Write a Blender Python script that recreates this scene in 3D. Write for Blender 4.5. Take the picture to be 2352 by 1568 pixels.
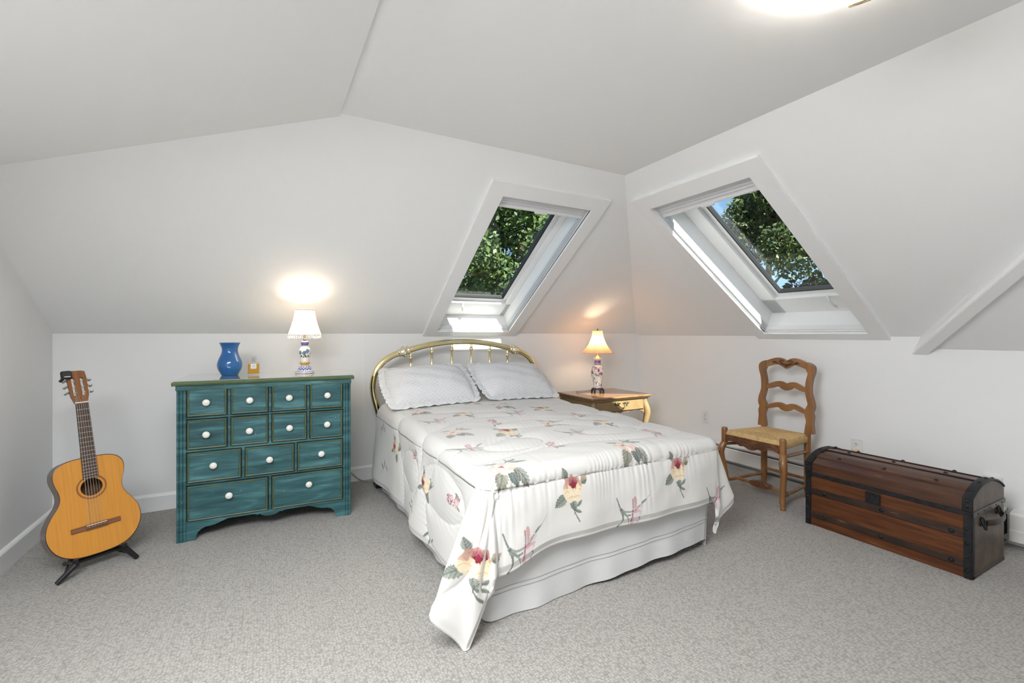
import bpy, bmesh, math, random
import numpy as np
from mathutils import Matrix, Vector

SC = bpy.context.scene
COL = SC.collection
for _o in list(bpy.data.objects):
    bpy.data.objects.remove(_o, do_unlink=True)
PI = math.pi
rad = math.radians

# ------------------------------------------------------------------ camera
cam_d = bpy.data.cameras.new('camera')
cam_d.sensor_width = 36.0
cam_d.lens = 1045.0 / 2352.0 * 36.0
cam_d.shift_y = -18.0 / 2352.0
cam_d.clip_start = 0.05
cam_d.clip_end = 200
cam = bpy.data.objects.new('camera', cam_d)
cam.location = (0, 0, 1.2)
cam.rotation_euler = (rad(90), 0, rad(-28.6))
COL.objects.link(cam)
SC.camera = cam

# ------------------------------------------------------------------ view, sky, sun, added fill light
SC.view_settings.view_transform = 'Standard'
SC.view_settings.look = 'None'
SC.view_settings.exposure = 0.34
SC.view_settings.gamma = 1.0
SC.view_settings.use_curve_mapping = False

W = bpy.data.worlds.new('sky')
SC.world = W
W.use_nodes = True
_nt = W.node_tree
_bg = _nt.nodes['Background']
_sky = _nt.nodes.new('ShaderNodeTexSky')
_sky.sky_type = 'HOSEK_WILKIE'
_sky.sun_direction = (-0.041, -0.685, 0.726)
_sky.turbidity = 2.6
_sky.ground_albedo = 0.3
_nt.links.new(_sky.outputs[0], _bg.inputs[0])
_bg.inputs[1].default_value = 4.4

SUN_DIR = Vector((0.06, 1.0, -1.06)).normalized()
sun_d = bpy.data.lights.new('sun', 'SUN')
sun_d.energy = 17.0
sun_d.angle = rad(0.6)
sun_d.color = (1.0, 0.97, 0.93)
sun = bpy.data.objects.new('sun', sun_d)
sun.rotation_euler = SUN_DIR.to_track_quat('-Z', 'Y').to_euler()
sun.location = (0, -6, 8)
COL.objects.link(sun)


def area(name, loc, d, sx, sy, power, color):
    l = bpy.data.lights.new(name, 'AREA')
    l.shape = 'RECTANGLE'
    l.size = sx
    l.size_y = sy
    l.energy = power
    l.color = color
    o = bpy.data.objects.new(name, l)
    o.location = loc
    o.rotation_euler = Vector(d).to_track_quat('-Z', 'Y').to_euler()
    COL.objects.link(o)
    return o


# added fill light for the room, unseen under the low left ceiling
area('fill_light', (-0.45, 0.55, 2.040), (0.234, 0, -0.972), 1.0, 1.4, 82, (0.94, 0.972, 1.0))

# ------------------------------------------------------------------ helpers
def lin(c):
    """sRGB 0-255 to linear"""
    out = []
    for v in c:
        v = v / 255.0
        out.append(v / 12.92 if v <= 0.04045 else ((v + 0.055) / 1.055) ** 2.4)
    return tuple(out)


class MB:
    """collects verts/faces; build() links them as ONE mesh object"""
    def __init__(self):
        self.v = []; self.f = []; self.m = []

    def add(self, vs, fs, m=0):
        b = len(self.v)
        self.v += [tuple(p) for p in vs]
        for q in fs:
            self.f.append(tuple(i + b for i in q)); self.m.append(m)
        return self

    def box(self, x0, x1, y0, y1, z0, z1, bev=0.0, m=0):
        if bev <= 0:
            vs = [(x, y, z) for z in (z0, z1) for y in (y0, y1) for x in (x0, x1)]
            fs = [(0, 2, 3, 1), (4, 5, 7, 6), (0, 1, 5, 4), (2, 6, 7, 3), (0, 4, 6, 2), (1, 3, 7, 5)]
            return self.add(vs, fs, m)
        lo = (x0, y0, z0); hi = (x1, y1, z1)
        idx = {}; vs = []
        for sx in (0, 1):
            for sy in (0, 1):
                for sz in (0, 1):
                    s = (sx, sy, sz)
                    for a in range(3):
                        p = []
                        for k in range(3):
                            e = hi[k] if s[k] else lo[k]
                            if k != a:
                                e += -bev if s[k] else bev
                            p.append(e)
                        idx[(s, a)] = len(vs); vs.append(p)
        fs = []
        for a in range(3):
            o = [k for k in range(3) if k != a]
            for sa in (0, 1):
                ring = []
                for q in ((0, 0), (1, 0), (1, 1), (0, 1)):
                    s = [0, 0, 0]; s[a] = sa; s[o[0]] = q[0]; s[o[1]] = q[1]
                    ring.append(idx[(tuple(s), a)])
                fs.append(ring)
            for s0 in (0, 1):
                for s1 in (0, 1):
                    s = [0, 0, 0]; s[o[0]] = s0; s[o[1]] = s1
                    t = list(s); t[a] = 1; s = tuple(s); t = tuple(t)
                    fs.append([idx[(s, o[0])], idx[(t, o[0])], idx[(t, o[1])], idx[(s, o[1])]])
        for sx in (0, 1):
            for sy in (0, 1):
                for sz in (0, 1):
                    s = (sx, sy, sz)
                    fs.append([idx[(s, 0)], idx[(s, 1)], idx[(s, 2)]])
        return self.add(vs, fs, m)

    def tube(self, path, r, n=10, cap=True, m=0, closed=False, flat=1.0, up=None):
        P = [Vector(p) for p in path]
        k = len(P)
        R = [r] * k if not hasattr(r, '__len__') else list(r)
        prev = None; rings = []; vs = []
        for i in range(k):
            if closed:
                t = (P[(i + 1) % k] - P[i - 1])
            else:
                t = P[min(i + 1, k - 1)] - P[max(i - 1, 0)]
            t.normalize()
            if prev is None:
                a = Vector(up) if up else (Vector((0, 0, 1)) if abs(t.z) < 0.9 else Vector((1, 0, 0)))
            else:
                a = prev
            u = (a - t * a.dot(t)).normalized()
            w = t.cross(u)
            prev = u
            ring = []
            for j in range(n):
                an = 2 * PI * j / n
                ring.append(len(vs))
                vs.append(P[i] + (u * math.cos(an) + w * math.sin(an) * flat) * R[i])
            rings.append(ring)
        fs = []
        for i in range(k if closed else k - 1):
            A = rings[i]; B = rings[(i + 1) % k]
            for j in range(n):
                fs.append((A[j], A[(j + 1) % n], B[(j + 1) % n], B[j]))
        if cap and not closed:
            fs.append(tuple(reversed(rings[0]))); fs.append(tuple(rings[-1]))
        return self.add(vs, fs, m)

    def lathe(self, prof, n=32, c=(0, 0, 0), m=0, axis='z', cap=False):
        vs = []; fs = []
        for (r, z) in prof:
            for j in range(n):
                a = 2 * PI * j / n
                x, y = r * math.cos(a), r * math.sin(a)
                if axis == 'z':
                    p = (x, y, z)
                elif axis == 'y':
                    p = (x, z, y)
                else:
                    p = (z, x, y)
                vs.append((p[0] + c[0], p[1] + c[1], p[2] + c[2]))
        for i in range(len(prof) - 1):
            for j in range(n):
                fs.append((i * n + j, i * n + (j + 1) % n, (i + 1) * n + (j + 1) % n, (i + 1) * n + j))
        if cap:
            fs.append(tuple(range(n - 1, -1, -1)))
            fs.append(tuple((len(prof) - 1) * n + j for j in range(n)))
        return self.add(vs, fs, m)

    def prism(self, pts, d0, d1, f, m=0, ms=None):
        """2D outline pts extruded from d0 to d1; f(a,b,d) -> xyz"""
        n = len(pts)
        vs = [f(a, b, d0) for a, b in pts] + [f(a, b, d1) for a, b in pts]
        self.add(vs, [tuple(range(n)), tuple(range(2 * n - 1, n - 1, -1))], m)
        b = len(self.v) - 2 * n
        for i in range(n):
            self.f.append((b + i, b + (i + 1) % n, b + n + (i + 1) % n, b + n + i))
            self.m.append(m if ms is None else ms)
        return self

    def sphere(self, c, r, n=12, k=8, m=0, sz=1.0):
        prof = [(r * math.sin(PI * i / k) + 1e-5, -r * math.cos(PI * i / k) * sz) for i in range(k + 1)]
        return self.lathe(prof, n, c, m)

    def build(self, name, mats, parent=None, smooth=None, loc=None, fix=True):
        me = bpy.data.meshes.new(name)
        me.from_pydata(self.v, [], self.f)
        mats = mats if isinstance(mats, (list, tuple)) else [mats]
        for q in mats:
            me.materials.append(q)
        if len(mats) > 1:
            me.polygons.foreach_set('material_index', self.m)
        if fix:
            b = bmesh.new(); b.from_mesh(me)
            bmesh.ops.remove_doubles(b, verts=b.verts, dist=1e-6)
            bmesh.ops.recalc_face_normals(b, faces=b.faces)
            b.to_mesh(me); b.free()
        if smooth is not None:
            me.shade_smooth()
            if smooth < 180:
                me.set_sharp_from_angle(angle=rad(smooth))
        return link(name, me, parent, loc)


def link(name, me, parent=None, loc=None):
    o = bpy.data.objects.new(name, me)
    COL.objects.link(o)
    if loc is not None:
        o.location = loc
    if parent is not None:
        o.parent = parent
    return o


def tag(o, label, cat=None, group=None, kind=None):
    o['label'] = label
    if cat: o['category'] = cat
    if group: o['group'] = group
    if kind: o['kind'] = kind
    return o


def thing(name, label, cat, loc=(0, 0, 0), rz=0.0, group=None, kind=None):
    o = bpy.data.objects.new(name, None)
    o.empty_display_size = 0.05
    COL.objects.link(o)
    o.location = loc
    o.rotation_euler = (0, 0, rz)
    return tag(o, label, cat, group, kind)


def cat_rom(pts, n=6, closed=False):
    """Catmull-Rom through points of any dimension"""
    P = [np.array(p, float) for p in pts]
    k = len(P); out = []
    rng = range(k) if closed else range(k - 1)
    for i in rng:
        p1, p2 = P[i], P[(i + 1) % k]
        p0 = P[i - 1] if (closed or i > 0) else 2 * p1 - p2
        p3 = P[(i + 2) % k] if (closed or i + 2 < k) else 2 * p2 - p1
        for j in range(n):
            t = j / n
            out.append(tuple(0.5 * ((2 * p1) + (-p0 + p2) * t + (2 * p0 - 5 * p1 + 4 * p2 - p3) * t * t
                                    + (-p0 + 3 * p1 - 3 * p2 + p3) * t ** 3)))
    if not closed:
        out.append(tuple(P[-1]))
    return out


def colour(o, cols):
    me = o.data
    a = me.color_attributes.new('print', 'FLOAT_COLOR', 'POINT')
    c = np.ones((len(me.vertices), 4), np.float32)
    c[:, :3] = cols
    a.data.foreach_set('color', c.ravel())


def coords(o):
    a = np.empty(len(o.data.vertices) * 3, np.float32)
    o.data.vertices.foreach_get('co', a)
    return a.reshape(-1, 3).astype(float)


# ------------------------------------------------------------------ materials
def nodes(name):
    m = bpy.data.materials.new(name)
    m.use_nodes = True
    nt = m.node_tree
    return m, nt, nt.nodes['Principled BSDF']


def pmat(name, c1, c2=None, scale=8.0, stretch=(1, 1, 1), rough=0.5, metal=0.0, bump=0.0, bscale=None,
         bstretch=None, detail=4.0, lo=0.35, hi=0.65, coat=0.0, spec=0.5, attr=False, sheen=0.0, dist=0.01, btype='noise',
         c3=None, rvar=0.0):
    m, nt, b = nodes(name)
    L = nt.links.new
    N = nt.nodes.new
    b.inputs['Roughness'].default_value = rough
    b.inputs['Metallic'].default_value = metal
    b.inputs['Specular IOR Level'].default_value = spec
    b.inputs['Coat Weight'].default_value = coat
    b.inputs['Coat Roughness'].default_value = 0.08
    b.inputs['Sheen Weight'].default_value = sheen
    b.inputs['Base Color'].default_value = (*c1, 1)
    tc = N('ShaderNodeTexCoord')
    mp = N('ShaderNodeMapping')
    mp.inputs['Scale'].default_value = stretch
    L(tc.outputs['Object'], mp.inputs[0])
    if attr:
        at = N('ShaderNodeAttribute'); at.attribute_name = 'print'
        L(at.outputs['Color'], b.inputs['Base Color'])
    elif c2 is not None:
        nz = N('ShaderNodeTexNoise')
        nz.inputs['Scale'].default_value = scale
        nz.inputs['Detail'].default_value = detail
        L(mp.outputs[0], nz.inputs[0])
        cr = N('ShaderNodeValToRGB')
        cr.color_ramp.elements[0].position = lo; cr.color_ramp.elements[0].color = (*c1, 1)
        cr.color_ramp.elements[1].position = hi; cr.color_ramp.elements[1].color = (*c2, 1)
        if c3 is not None:
            e = cr.color_ramp.elements.new(min(0.99, hi + 0.12)); e.color = (*c3, 1)
        L(nz.outputs[0], cr.inputs[0])
        L(cr.outputs[0], b.inputs['Base Color'])
        if rvar:
            mr = N('ShaderNodeMapRange')
            mr.inputs['To Min'].default_value = rough - rvar
            mr.inputs['To Max'].default_value = rough + rvar
            L(nz.outputs[0], mr.inputs[0]); L(mr.outputs[0], b.inputs['Roughness'])
    if bump:
        mp2 = N('ShaderNodeMapping')
        mp2.inputs['Scale'].default_value = bstretch or stretch
        L(tc.outputs['Object'], mp2.inputs[0])
        if btype == 'voronoi':
            bz = N('ShaderNodeTexVoronoi'); bz.inputs['Scale'].default_value = bscale or scale
            out = bz.outputs['Distance']
        else:
            bz = N('ShaderNodeTexNoise'); bz.inputs['Scale'].default_value = bscale or scale
            bz.inputs['Detail'].default_value = 1
            out = bz.outputs[0]
        L(mp2.outputs[0], bz.inputs[0])
        bu = N('ShaderNodeBump')
        bu.inputs['Strength'].default_value = bump
        bu.inputs['Distance'].default_value = dist
        if btype == 'voronoi':
            bu.invert = True
        L(out, bu.inputs['Height']); L(bu.outputs[0], b.inputs['Normal'])
    return m


WALL = pmat('wall_paint', (0.87, 0.87, 0.867), rough=0.85, spec=0.2)
CEIL = pmat('ceiling_plaster', (0.925, 0.925, 0.923), rough=0.9, bump=0.22, bscale=22, dist=0.006, spec=0.2)
TRIM = pmat('trim_white', (0.90, 0.90, 0.897), rough=0.35, spec=0.4)
PLASTIC = pmat('white_plastic', (0.82, 0.815, 0.80), rough=0.3)
DARK = pmat('black_slot', (0.012, 0.012, 0.013), rough=0.6)
BLACK = pmat('black_plastic', (0.012, 0.012, 0.013), rough=0.4)
BRASS = pmat('polished_brass', (0.80, 0.66, 0.34), (0.86, 0.74, 0.44), scale=6, rough=0.13, metal=1.0)
OLDBRASS = pmat('antique_brass', (0.20, 0.17, 0.11), (0.08, 0.07, 0.05), scale=90, rough=0.4, metal=1.0)
STEEL = pmat('nickel', (0.62, 0.61, 0.58), rough=0.22, metal=1.0)
IRON = pmat('black_iron', (0.006, 0.006, 0.007), (0.016, 0.017, 0.019), scale=30, rough=0.5, spec=0.3, bump=0.25, bscale=60, dist=0.002)


def carpet():
    m, nt, b = nodes('berber_carpet')
    L = nt.links.new; N = nt.nodes.new
    tc = N('ShaderNodeTexCoord'); mp = N('ShaderNodeMapping')
    mp.inputs['Scale'].default_value = (1.0, 1.0, 0.0)
    L(tc.outputs['Object'], mp.inputs[0])
    vo = N('ShaderNodeTexVoronoi'); vo.inputs['Scale'].default_value = 92; vo.inputs['Randomness'].default_value = 0.62
    L(mp.outputs[0], vo.inputs[0])
    nz = N('ShaderNodeTexNoise'); nz.inputs['Scale'].default_value = 260; nz.inputs['Detail'].default_value = 0
    L(mp.outputs[0], nz.inputs[0])
    cr = N('ShaderNodeValToRGB')
    cr.color_ramp.elements[0].position = 0.30; cr.color_ramp.elements[0].color = (0.435, 0.412, 0.38, 1)
    cr.color_ramp.elements[1].position = 0.85; cr.color_ramp.elements[1].color = (0.26, 0.245, 0.223, 1)
    L(vo.outputs['Distance'], cr.inputs[0])
    L(cr.outputs[0], b.inputs['Base Color'])
    b.inputs['Roughness'].default_value = 0.95
    b.inputs['Specular IOR Level'].default_value = 0.1
    b.inputs['Sheen Weight'].default_value = 0.15
    ad = N('ShaderNodeMath'); ad.operation = 'MULTIPLY_ADD'
    ad.inputs[1].default_value = -1.0
    L(vo.outputs['Distance'], ad.inputs[0]); L(nz.outputs[0], ad.inputs[2])
    bu = N('ShaderNodeBump'); bu.inputs['Strength'].default_value = 0.75; bu.inputs['Distance'].default_value = 0.006
    L(ad.outputs[0], bu.inputs['Height']); L(bu.outputs[0], b.inputs['Normal'])
    return m


def glassmat(name, tint=(1, 1, 1), refl=0.06, rough=0.0):
    m = bpy.data.materials.new(name); m.use_nodes = True
    nt = m.node_tree; nt.nodes.clear()
    o = nt.nodes.new('ShaderNodeOutputMaterial'); mx = nt.nodes.new('ShaderNodeMixShader')
    t = nt.nodes.new('ShaderNodeBsdfTransparent'); g = nt.nodes.new('ShaderNodeBsdfGlossy')
    lw = nt.nodes.new('ShaderNodeLayerWeight'); lw.inputs[0].default_value = 0.5
    pw = nt.nodes.new('ShaderNodeMath'); pw.operation = 'POWER'; pw.inputs[1].default_value = 4.0
    ml = nt.nodes.new('ShaderNodeMath'); ml.operation = 'MULTIPLY_ADD'; ml.inputs[1].default_value = 0.55; ml.inputs[2].default_value = refl * 0.5
    nt.links.new(lw.outputs['Facing'], pw.inputs[0]); nt.links.new(pw.outputs[0], ml.inputs[0])
    t.inputs[0].default_value = (*tint, 1); g.inputs['Roughness'].default_value = rough
    nt.links.new(ml.outputs[0], mx.inputs[0]); nt.links.new(t.outputs[0], mx.inputs[1]); nt.links.new(g.outputs[0], mx.inputs[2])
    nt.links.new(mx.outputs[0], o.inputs[0])
    return m


def shademat(name, c, trans=0.6):
    m = bpy.data.materials.new(name); m.use_nodes = True
    nt = m.node_tree; nt.nodes.clear()
    N = nt.nodes.new
    o = N('ShaderNodeOutputMaterial'); mx = N('ShaderNodeMixShader'); mx.inputs[0].default_value = trans
    d = N('ShaderNodeBsdfDiffuse'); t = N('ShaderNodeBsdfTranslucent')
    tc = N('ShaderNodeTexCoord'); w = N('ShaderNodeTexNoise'); w.inputs['Scale'].default_value = 400
    cr = N('ShaderNodeValToRGB')
    cr.color_ramp.elements[0].color = (*[x * 0.9 for x in c], 1); cr.color_ramp.elements[1].color = (*c, 1)
    nt.links.new(tc.outputs['Object'], w.inputs[0]); nt.links.new(w.outputs[0], cr.inputs[0])
    for q in (d, t):
        nt.links.new(cr.outputs[0], q.inputs[0])
    nt.links.new(d.outputs[0], mx.inputs[1]); nt.links.new(t.outputs[0], mx.inputs[2]); nt.links.new(mx.outputs[0], o.inputs[0])
    return m


CARPET = carpet()
GLASS = glassmat('clear_glass', (0.93, 0.96, 0.94))
# ------------------------------------------------------------------ room shell
YB, XR, XL, ZC, YR = 3.87, 3.75, -1.16, 2.26, -2.2
KB, KR = 1.20, 1.18            # knee wall tops
YT, XT = 2.317, 2.125          # where the slopes meet the flat ceiling
XH, ZH = 0.32, 2.25            # hip of the low left ceiling
ZL = ZH - 0.2406 * (XH - XL)   # left ceiling at the left wall
vb = np.array([0, YT - YB, ZC - KB]); LB = np.linalg.norm(vb); vb = vb / LB
vr = np.array([XT - XR, 0, ZC - KR]); LR = np.linalg.norm(vr); vr = vr / LR


def frame(origin, eu, ev):
    ew = np.cross(eu, ev)
    M = Matrix.Identity(4)
    for i in range(3):
        M[i][0], M[i][1], M[i][2], M[i][3] = eu[i], ev[i], ew[i], origin[i]
    return M


FB = frame((0, YB, KB), np.array([1., 0, 0]), vb)      # local w points into the room
FR = frame((XR, 0, KR), np.array([0., -1, 0]), vr)


def struct(name, mb, m, label, cat, parent=None, smooth=None):
    o = mb.build(name, m, parent, smooth)
    return tag(o, label, cat, None, 'structure')


struct('floor', MB().box(XL - 0.1, XR + 0.1, YR - 0.1, YB + 0.1, -0.08, 0.0), CARPET, 'beige looped berber carpet covering the whole bedroom floor', 'carpet')
struct('wall_back', MB().box(XL - 0.1, XR + 0.1, YB, YB + 0.1, 0, KB), WALL, 'low white knee wall behind the bed and the dresser', 'wall')
tag(MB().box(0.727, 0.733, YB - 0.003, YB + 0.001, 0.115, KB).build('panel_seam', WALL, bpy.data.objects['wall_back']), 'narrow vertical caulked seam in the wall')
_wr = MB()
_wr.box(XR, XR + 0.1, 1.25, YB + 0.1, 0, KR)
_wr.box(XR, XR + 0.1, YR - 0.1, 1.25, 0, KR)
struct('wall_right', _wr, WALL, 'low white knee wall behind the chair and the trunk', 'wall')
_wl = MB().prism([(YB, 0), (YB, KB), (YB - (ZL - KB) / 0.6825, ZL), (YR, ZL), (YR, 0)], XL - 0.08, XL, lambda a, b, d: (d, a, b))
struct('wall_left', _wl, WALL, 'white end wall in the corner behind the guitar', 'wall')
_wb = MB().prism([(XL, 0), (XR, 0), (XR, KR), (XT, ZC), (XH, ZC), (XL, ZL)], YR - 0.08, YR, lambda a, b, d: (a, d, b))
struct('wall_rear', _wb, WALL, 'plain white gable wall behind the camera', 'wall')

# skylight openings on each slope (u0,u1,v0,v1 in slope coordinates)
SB = (1.33, 2.04, 0.06, 1.575)
SR = (-2.34, -1.59, 0.065, 1.64)


def slope(name, F, quads, label):
    mb = MB()
    for q in quads:
        vs = [F @ Vector((u, v, 0)) for u, v in q]
        mb.add(vs, [tuple(range(len(vs)))])
    o = mb.build(name, CEIL, fix=False)
    return tag(o, label, 'ceiling', None, 'structure')


u0, u1, v0, v1 = SB
slope('ceiling_slope_back', FB, [[(XL, 0), (u0, 0), (u0, LB), (XL, LB)], [(u0, 0), (u1, 0), (u1, v0), (u0, v0)],
                            [(u0, v1), (u1, v1), (u1, LB), (u0, LB)], [(u1, 0), (XR, 0), (XT, LB), (u1, LB)]],
      'white sloping ceiling above the bed and the dresser, holding one skylight')
u0, u1, v0, v1 = SR
# the diagonal boxed hip leaves the knee wall at y = 1.36 and climbs towards the camera
HB, HT = (-1.361, -0.047), (-0.715, 0.793)
_hs = (HT[0] - HB[0]) / (HT[1] - HB[1])
hip = lambda v: HB[0] + (v - HB[1]) * _hs
slope('ceiling_slope_right', FR, [[(-YB - 0.12, 0), (u0, 0), (u0, LR), (-YT - 0.12, LR)], [(u0, 0), (u1, 0), (u1, v0), (u0, v0)],
                             [(u0, v1), (u1, v1), (u1, LR), (u0, LR)],
                             [(u1, 0), (hip(0) + 0.05, 0), (hip(LR) + 0.05, LR), (u1, LR)]],
      'white sloping ceiling over the chair, holding the right-hand skylight')
FL = frame((XR, 0, KR - 0.078), np.array([0., -1, 0]), vr)
slope('ceiling_slope_low', FL, [[(hip(0) - 0.02, 0), (2.2, 0), (2.2, LR + 0.2), (hip(LR) - 0.02, LR + 0.2)]],
      'lower stretch of sloping ceiling under the diagonal boxed beam')
_hb = MB()
_e0 = FR @ Vector((*HB, 0)); _e1 = FR @ Vector((*HT, 0))
_D = (_e1 - _e0).normalized(); _nw = Vector(FR.col[2][:3]); _s = _D.cross(_nw).normalized()
if _s.y > 0: _s = -_s
_A = _e0 - _D * 0.02; _B = _e0 + _D * 2.55
_sec = [(0, -0.05), (0, 0.088), (0.003, 0.095), (0.010, 0.098), (0.014, 0.098), (0.062, 0.098), (0.066, 0.094), (0.066, -0.1)]
_vs = []
for P in (_A, _B):
    for a, b in _sec:
        _vs.append(P + _s * a + _nw * b)
# level cut at the knee wall end
_n = len(_sec)
for i in range(_n):
    p = _vs[i]; t = (1.055 - p.z) / _D.z if i not in (0, _n - 1) else 0
    _vs[i] = p + _D * t
_fs = [tuple(range(_n)), tuple(range(2 * _n - 1, _n - 1, -1))] + [(i, (i + 1) % _n, _n + (i + 1) % _n, _n + i) for i in range(_n)]
struct('trim_1', MB().add(_vs, _fs), TRIM, 'diagonal white boxed beam climbing the right-hand slope', 'beam')

_c = MB().add([(XH, YT, ZC), (XT, YT, ZC), (XT, YR, ZC), (XH, YR, ZC)], [(0, 1, 2, 3)])
_ceil = tag(_c.build('ceiling', CEIL, fix=False), 'flat white ceiling above the bed, with the flush lamp', 'ceiling', None, 'structure')
_yL = YB - (ZL - KB) / 0.6825
_c = MB().add([(XH, YB - (ZH - KB) / 0.6825, ZH), (XH, YR, ZH), (XL, YR, ZL), (XL, _yL, ZL), (XH, YT, ZC), (XH, YR, ZC)],
              [(0, 1, 2, 3), (0, 4, 5, 1)])
tag(_c.build('ceiling_left', CEIL, fix=False), 'gently sloping white ceiling panel at the upper left', 'ceiling', None, 'structure')

# baseboards
def board(name, poly, d0, d1, f, label):
    struct(name, MB().prism(poly, d0, d1, f), TRIM, label, 'baseboard')


_bp = [(0, 0), (0.016, 0), (0.016, 0.098), (0.012, 0.106), (0.004, 0.114), (0, 0.114)]
board('baseboard_back', _bp, XL + 0.016, XR - 0.01, lambda a, b, d: (d, YB - a, b), 'white baseboard along the wall behind the dresser')
board('baseboard_left', _bp, YR, YB, lambda a, b, d: (XL + a, d, b), 'white baseboard along the wall beside the guitar')


# ------------------------------------------------------------------ skylights
SHADEFAB = pmat('pleated_blind_grey', (0.74, 0.74, 0.745), (0.66, 0.66, 0.67), scale=30, stretch=(0.3, 40, 1), rough=0.9, bump=0.2, bscale=20, bstretch=(0.3, 12, 1))
ALU = pmat('grey_track', (0.55, 0.56, 0.57), rough=0.35)


def skylight(name, F, S, cas, deep, gl, shade, label, handle_u):
    u0, u1, v0, v1 = S
    c0, c1, d0, d1 = cas
    w = thing(name, label, 'skylight', kind='structure')
    w.matrix_world = F
    t = 0.022
    f = lambda a, b, d: (a, b, d)
    for poly in ([(c0, d1), (c1, d1), (u1, v1), (u0, v1)], [(c0, d0), (u0, v0), (u0, v1), (c0, d1)],
                 [(c1, d0), (c1, d1), (u1, v1), (u1, v0)], [(c0, d0), (c1, d0), (u1, v0), (u0, v0)]):
        MB().prism(poly, -0.002, t, f).build('casing_board', TRIM, w)
    # well linings (depth grows outwards = negative w)
    g = 0.012
    MB().box(u0 - g, u0, v0, v1, -deep, 0.006).build('well_lining', TRIM, w)
    MB().box(u1, u1 + g, v0, v1, -deep, 0.006).build('well_lining', TRIM, w)
    MB().box(u0 - g, u1 + g, v0 - g, v0, -deep, 0.006).build('well_lining', TRIM, w)
    MB().box(u0 - g, u1 + g, v1, v1 + g, -deep, 0.006).build('well_lining', TRIM, w)
    # roof-window frame and sash
    a0, a1, b0, b1 = gl
    so, si = deep - 0.045, deep + 0.03
    for (x0, x1, y0, y1) in ((u0 - g, a0, v0 - g, v1 + g), (a1, u1 + g, v0 - g, v1 + g), (a0, a1, v0 - g, b0), (a0, a1, b1, v1 + g)):
        r = MB().box(x0, x1, y0, y1, -si, -deep + 0.0)
        r.build('sash_rail', TRIM, w)
    # stepped inner beads of the sash
    k = 0.045
    for (x0, x1, y0, y1) in ((u0, a0 - k, v0, v1), (a1 + k, u1, v0, v1), (u0, u1, v0, b0 - k), (u0, u1, b1 + k, v1)):
        MB().box(x0, x1, y0, y1, -deep, -deep + 0.03, 0.004).build('frame_bead', TRIM, w)
    for (x0, x1, y0, y1) in ((a0 - 0.004, a0 + 0.006, b0, b1), (a1 - 0.006, a1 + 0.004, b0, b1), (a0, a1, b0 - 0.004, b0 + 0.006)):
        MB().box(x0, x1, y0, y1, -deep - 0.034, -deep + 0.004).build('gasket', DARK, w)
    MB().box(a0 - 0.01, a1 + 0.01, b0 - 0.01, b1 + 0.01, -deep - 0.020, -deep - 0.012).build('pane', GLASS, w)
    # blind with side tracks
    sb = MB()
    n = 10
    hv = v1 - shade
    pts = []
    for i in range(n + 1):
        vv = shade + hv * i / n
        pts.append((vv, -0.022 - (0.005 if i % 2 else 0.0)))
    for i in range(n):
        sb.add([(u0 + 0.01, pts[i][0], pts[i][1]), (u1 - 0.01, pts[i][0], pts[i][1]), (u1 - 0.01, pts[i + 1][0], pts[i + 1][1]), (u0 + 0.01, pts[i + 1][0], pts[i + 1][1])], [(0, 1, 2, 3)])
    sb.add([(u0 + 0.01, shade, -0.045), (u1 - 0.01, shade, -0.045), (u1 - 0.01, v1, -0.045), (u0 + 0.01, v1, -0.045)], [(0, 1, 2, 3)])
    bl = sb.build('blind', SHADEFAB, w, fix=False)
    MB().box(u0 + 0.008, u1 - 0.008, shade - 0.016, shade + 0.002, -0.05, -0.016, 0.003).build('bottom_rail', PLASTIC, bl)
    um = (u0 + u1) / 2
    MB().box(um - 0.05, um + 0.05, shade - 0.024, shade - 0.006, -0.02, -0.008, 0.003).build('pull_tab', PLASTIC, bl)
    for x in (u0, u1):
        s = 1 if x == u0 else -1
        MB().box(min(x, x + s * 0.012), max(x, x + s * 0.012), v0, v1, -0.05, -0.012, 0.003).build('side_track', ALU, w)
        MB().box(min(x, x + s * 0.007), max(x, x + s * 0.007), v0, v1, -0.075, -0.054, 0.002).build('side_track', PLASTIC, w)
    MB().box(u0, u1, v0, v0 + 0.014, -0.05, -0.012, 0.003).build('sill_bead', PLASTIC, w)
    # folding crank handle on the lower sash
    hu, hv0 = handle_u, b0 - 0.075
    h = MB()
    h.sphere((hu, hv0 + 0.02, -deep + 0.03), 0.013)
    h.tube([(hu, hv0 + 0.02, -deep + 0.035), (hu + 0.004, hv0 - 0.01, -deep + 0.055), (hu + 0.012, hv0 - 0.05, -deep + 0.06), (hu + 0.022, hv0 - 0.075, -deep + 0.055)], [0.009, 0.008, 0.008, 0.009], 8)
    h.build('handle', PLASTIC, w, 180)
    return w


skylight('window_1', FB, SB, (1.22, 2.145, -0.028, 1.68), 0.20, (1.43, 1.945, 0.285, 1.50), 1.475,
         'left skylight above the brass headboard, grey blind at its top', 1.56)
skylight('window_2', FR, SR, (-2.43, -1.485, -0.03, 1.75), 0.22, (-2.175, -1.70, 0.30, 1.56), 1.52,
         'right skylight above the chair, sun on its far well side', -1.83)
_fill_frame = thing('fill_light_frame', 'white frame added around the fill light in the low left ceiling, just above the top edge of view', 'skylight', kind='structure')  # unseen frame, added to surround the fill light
_fill_frame.matrix_world = frame((-0.45, 0.55, ZH - 0.2406 * (XH + 0.45)), np.array([0.972, 0, 0.234]), np.array([0., -1, 0]))
for q in ((-0.70, -0.62, -0.80, 0.80), (0.62, 0.70, -0.80, 0.80), (-0.62, 0.62, 0.74, 0.80), (-0.62, 0.62, -0.80, -0.74)):
    MB().box(*q, 0.0, 0.012, 0.002).build('casing_board', TRIM, _fill_frame)
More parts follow.
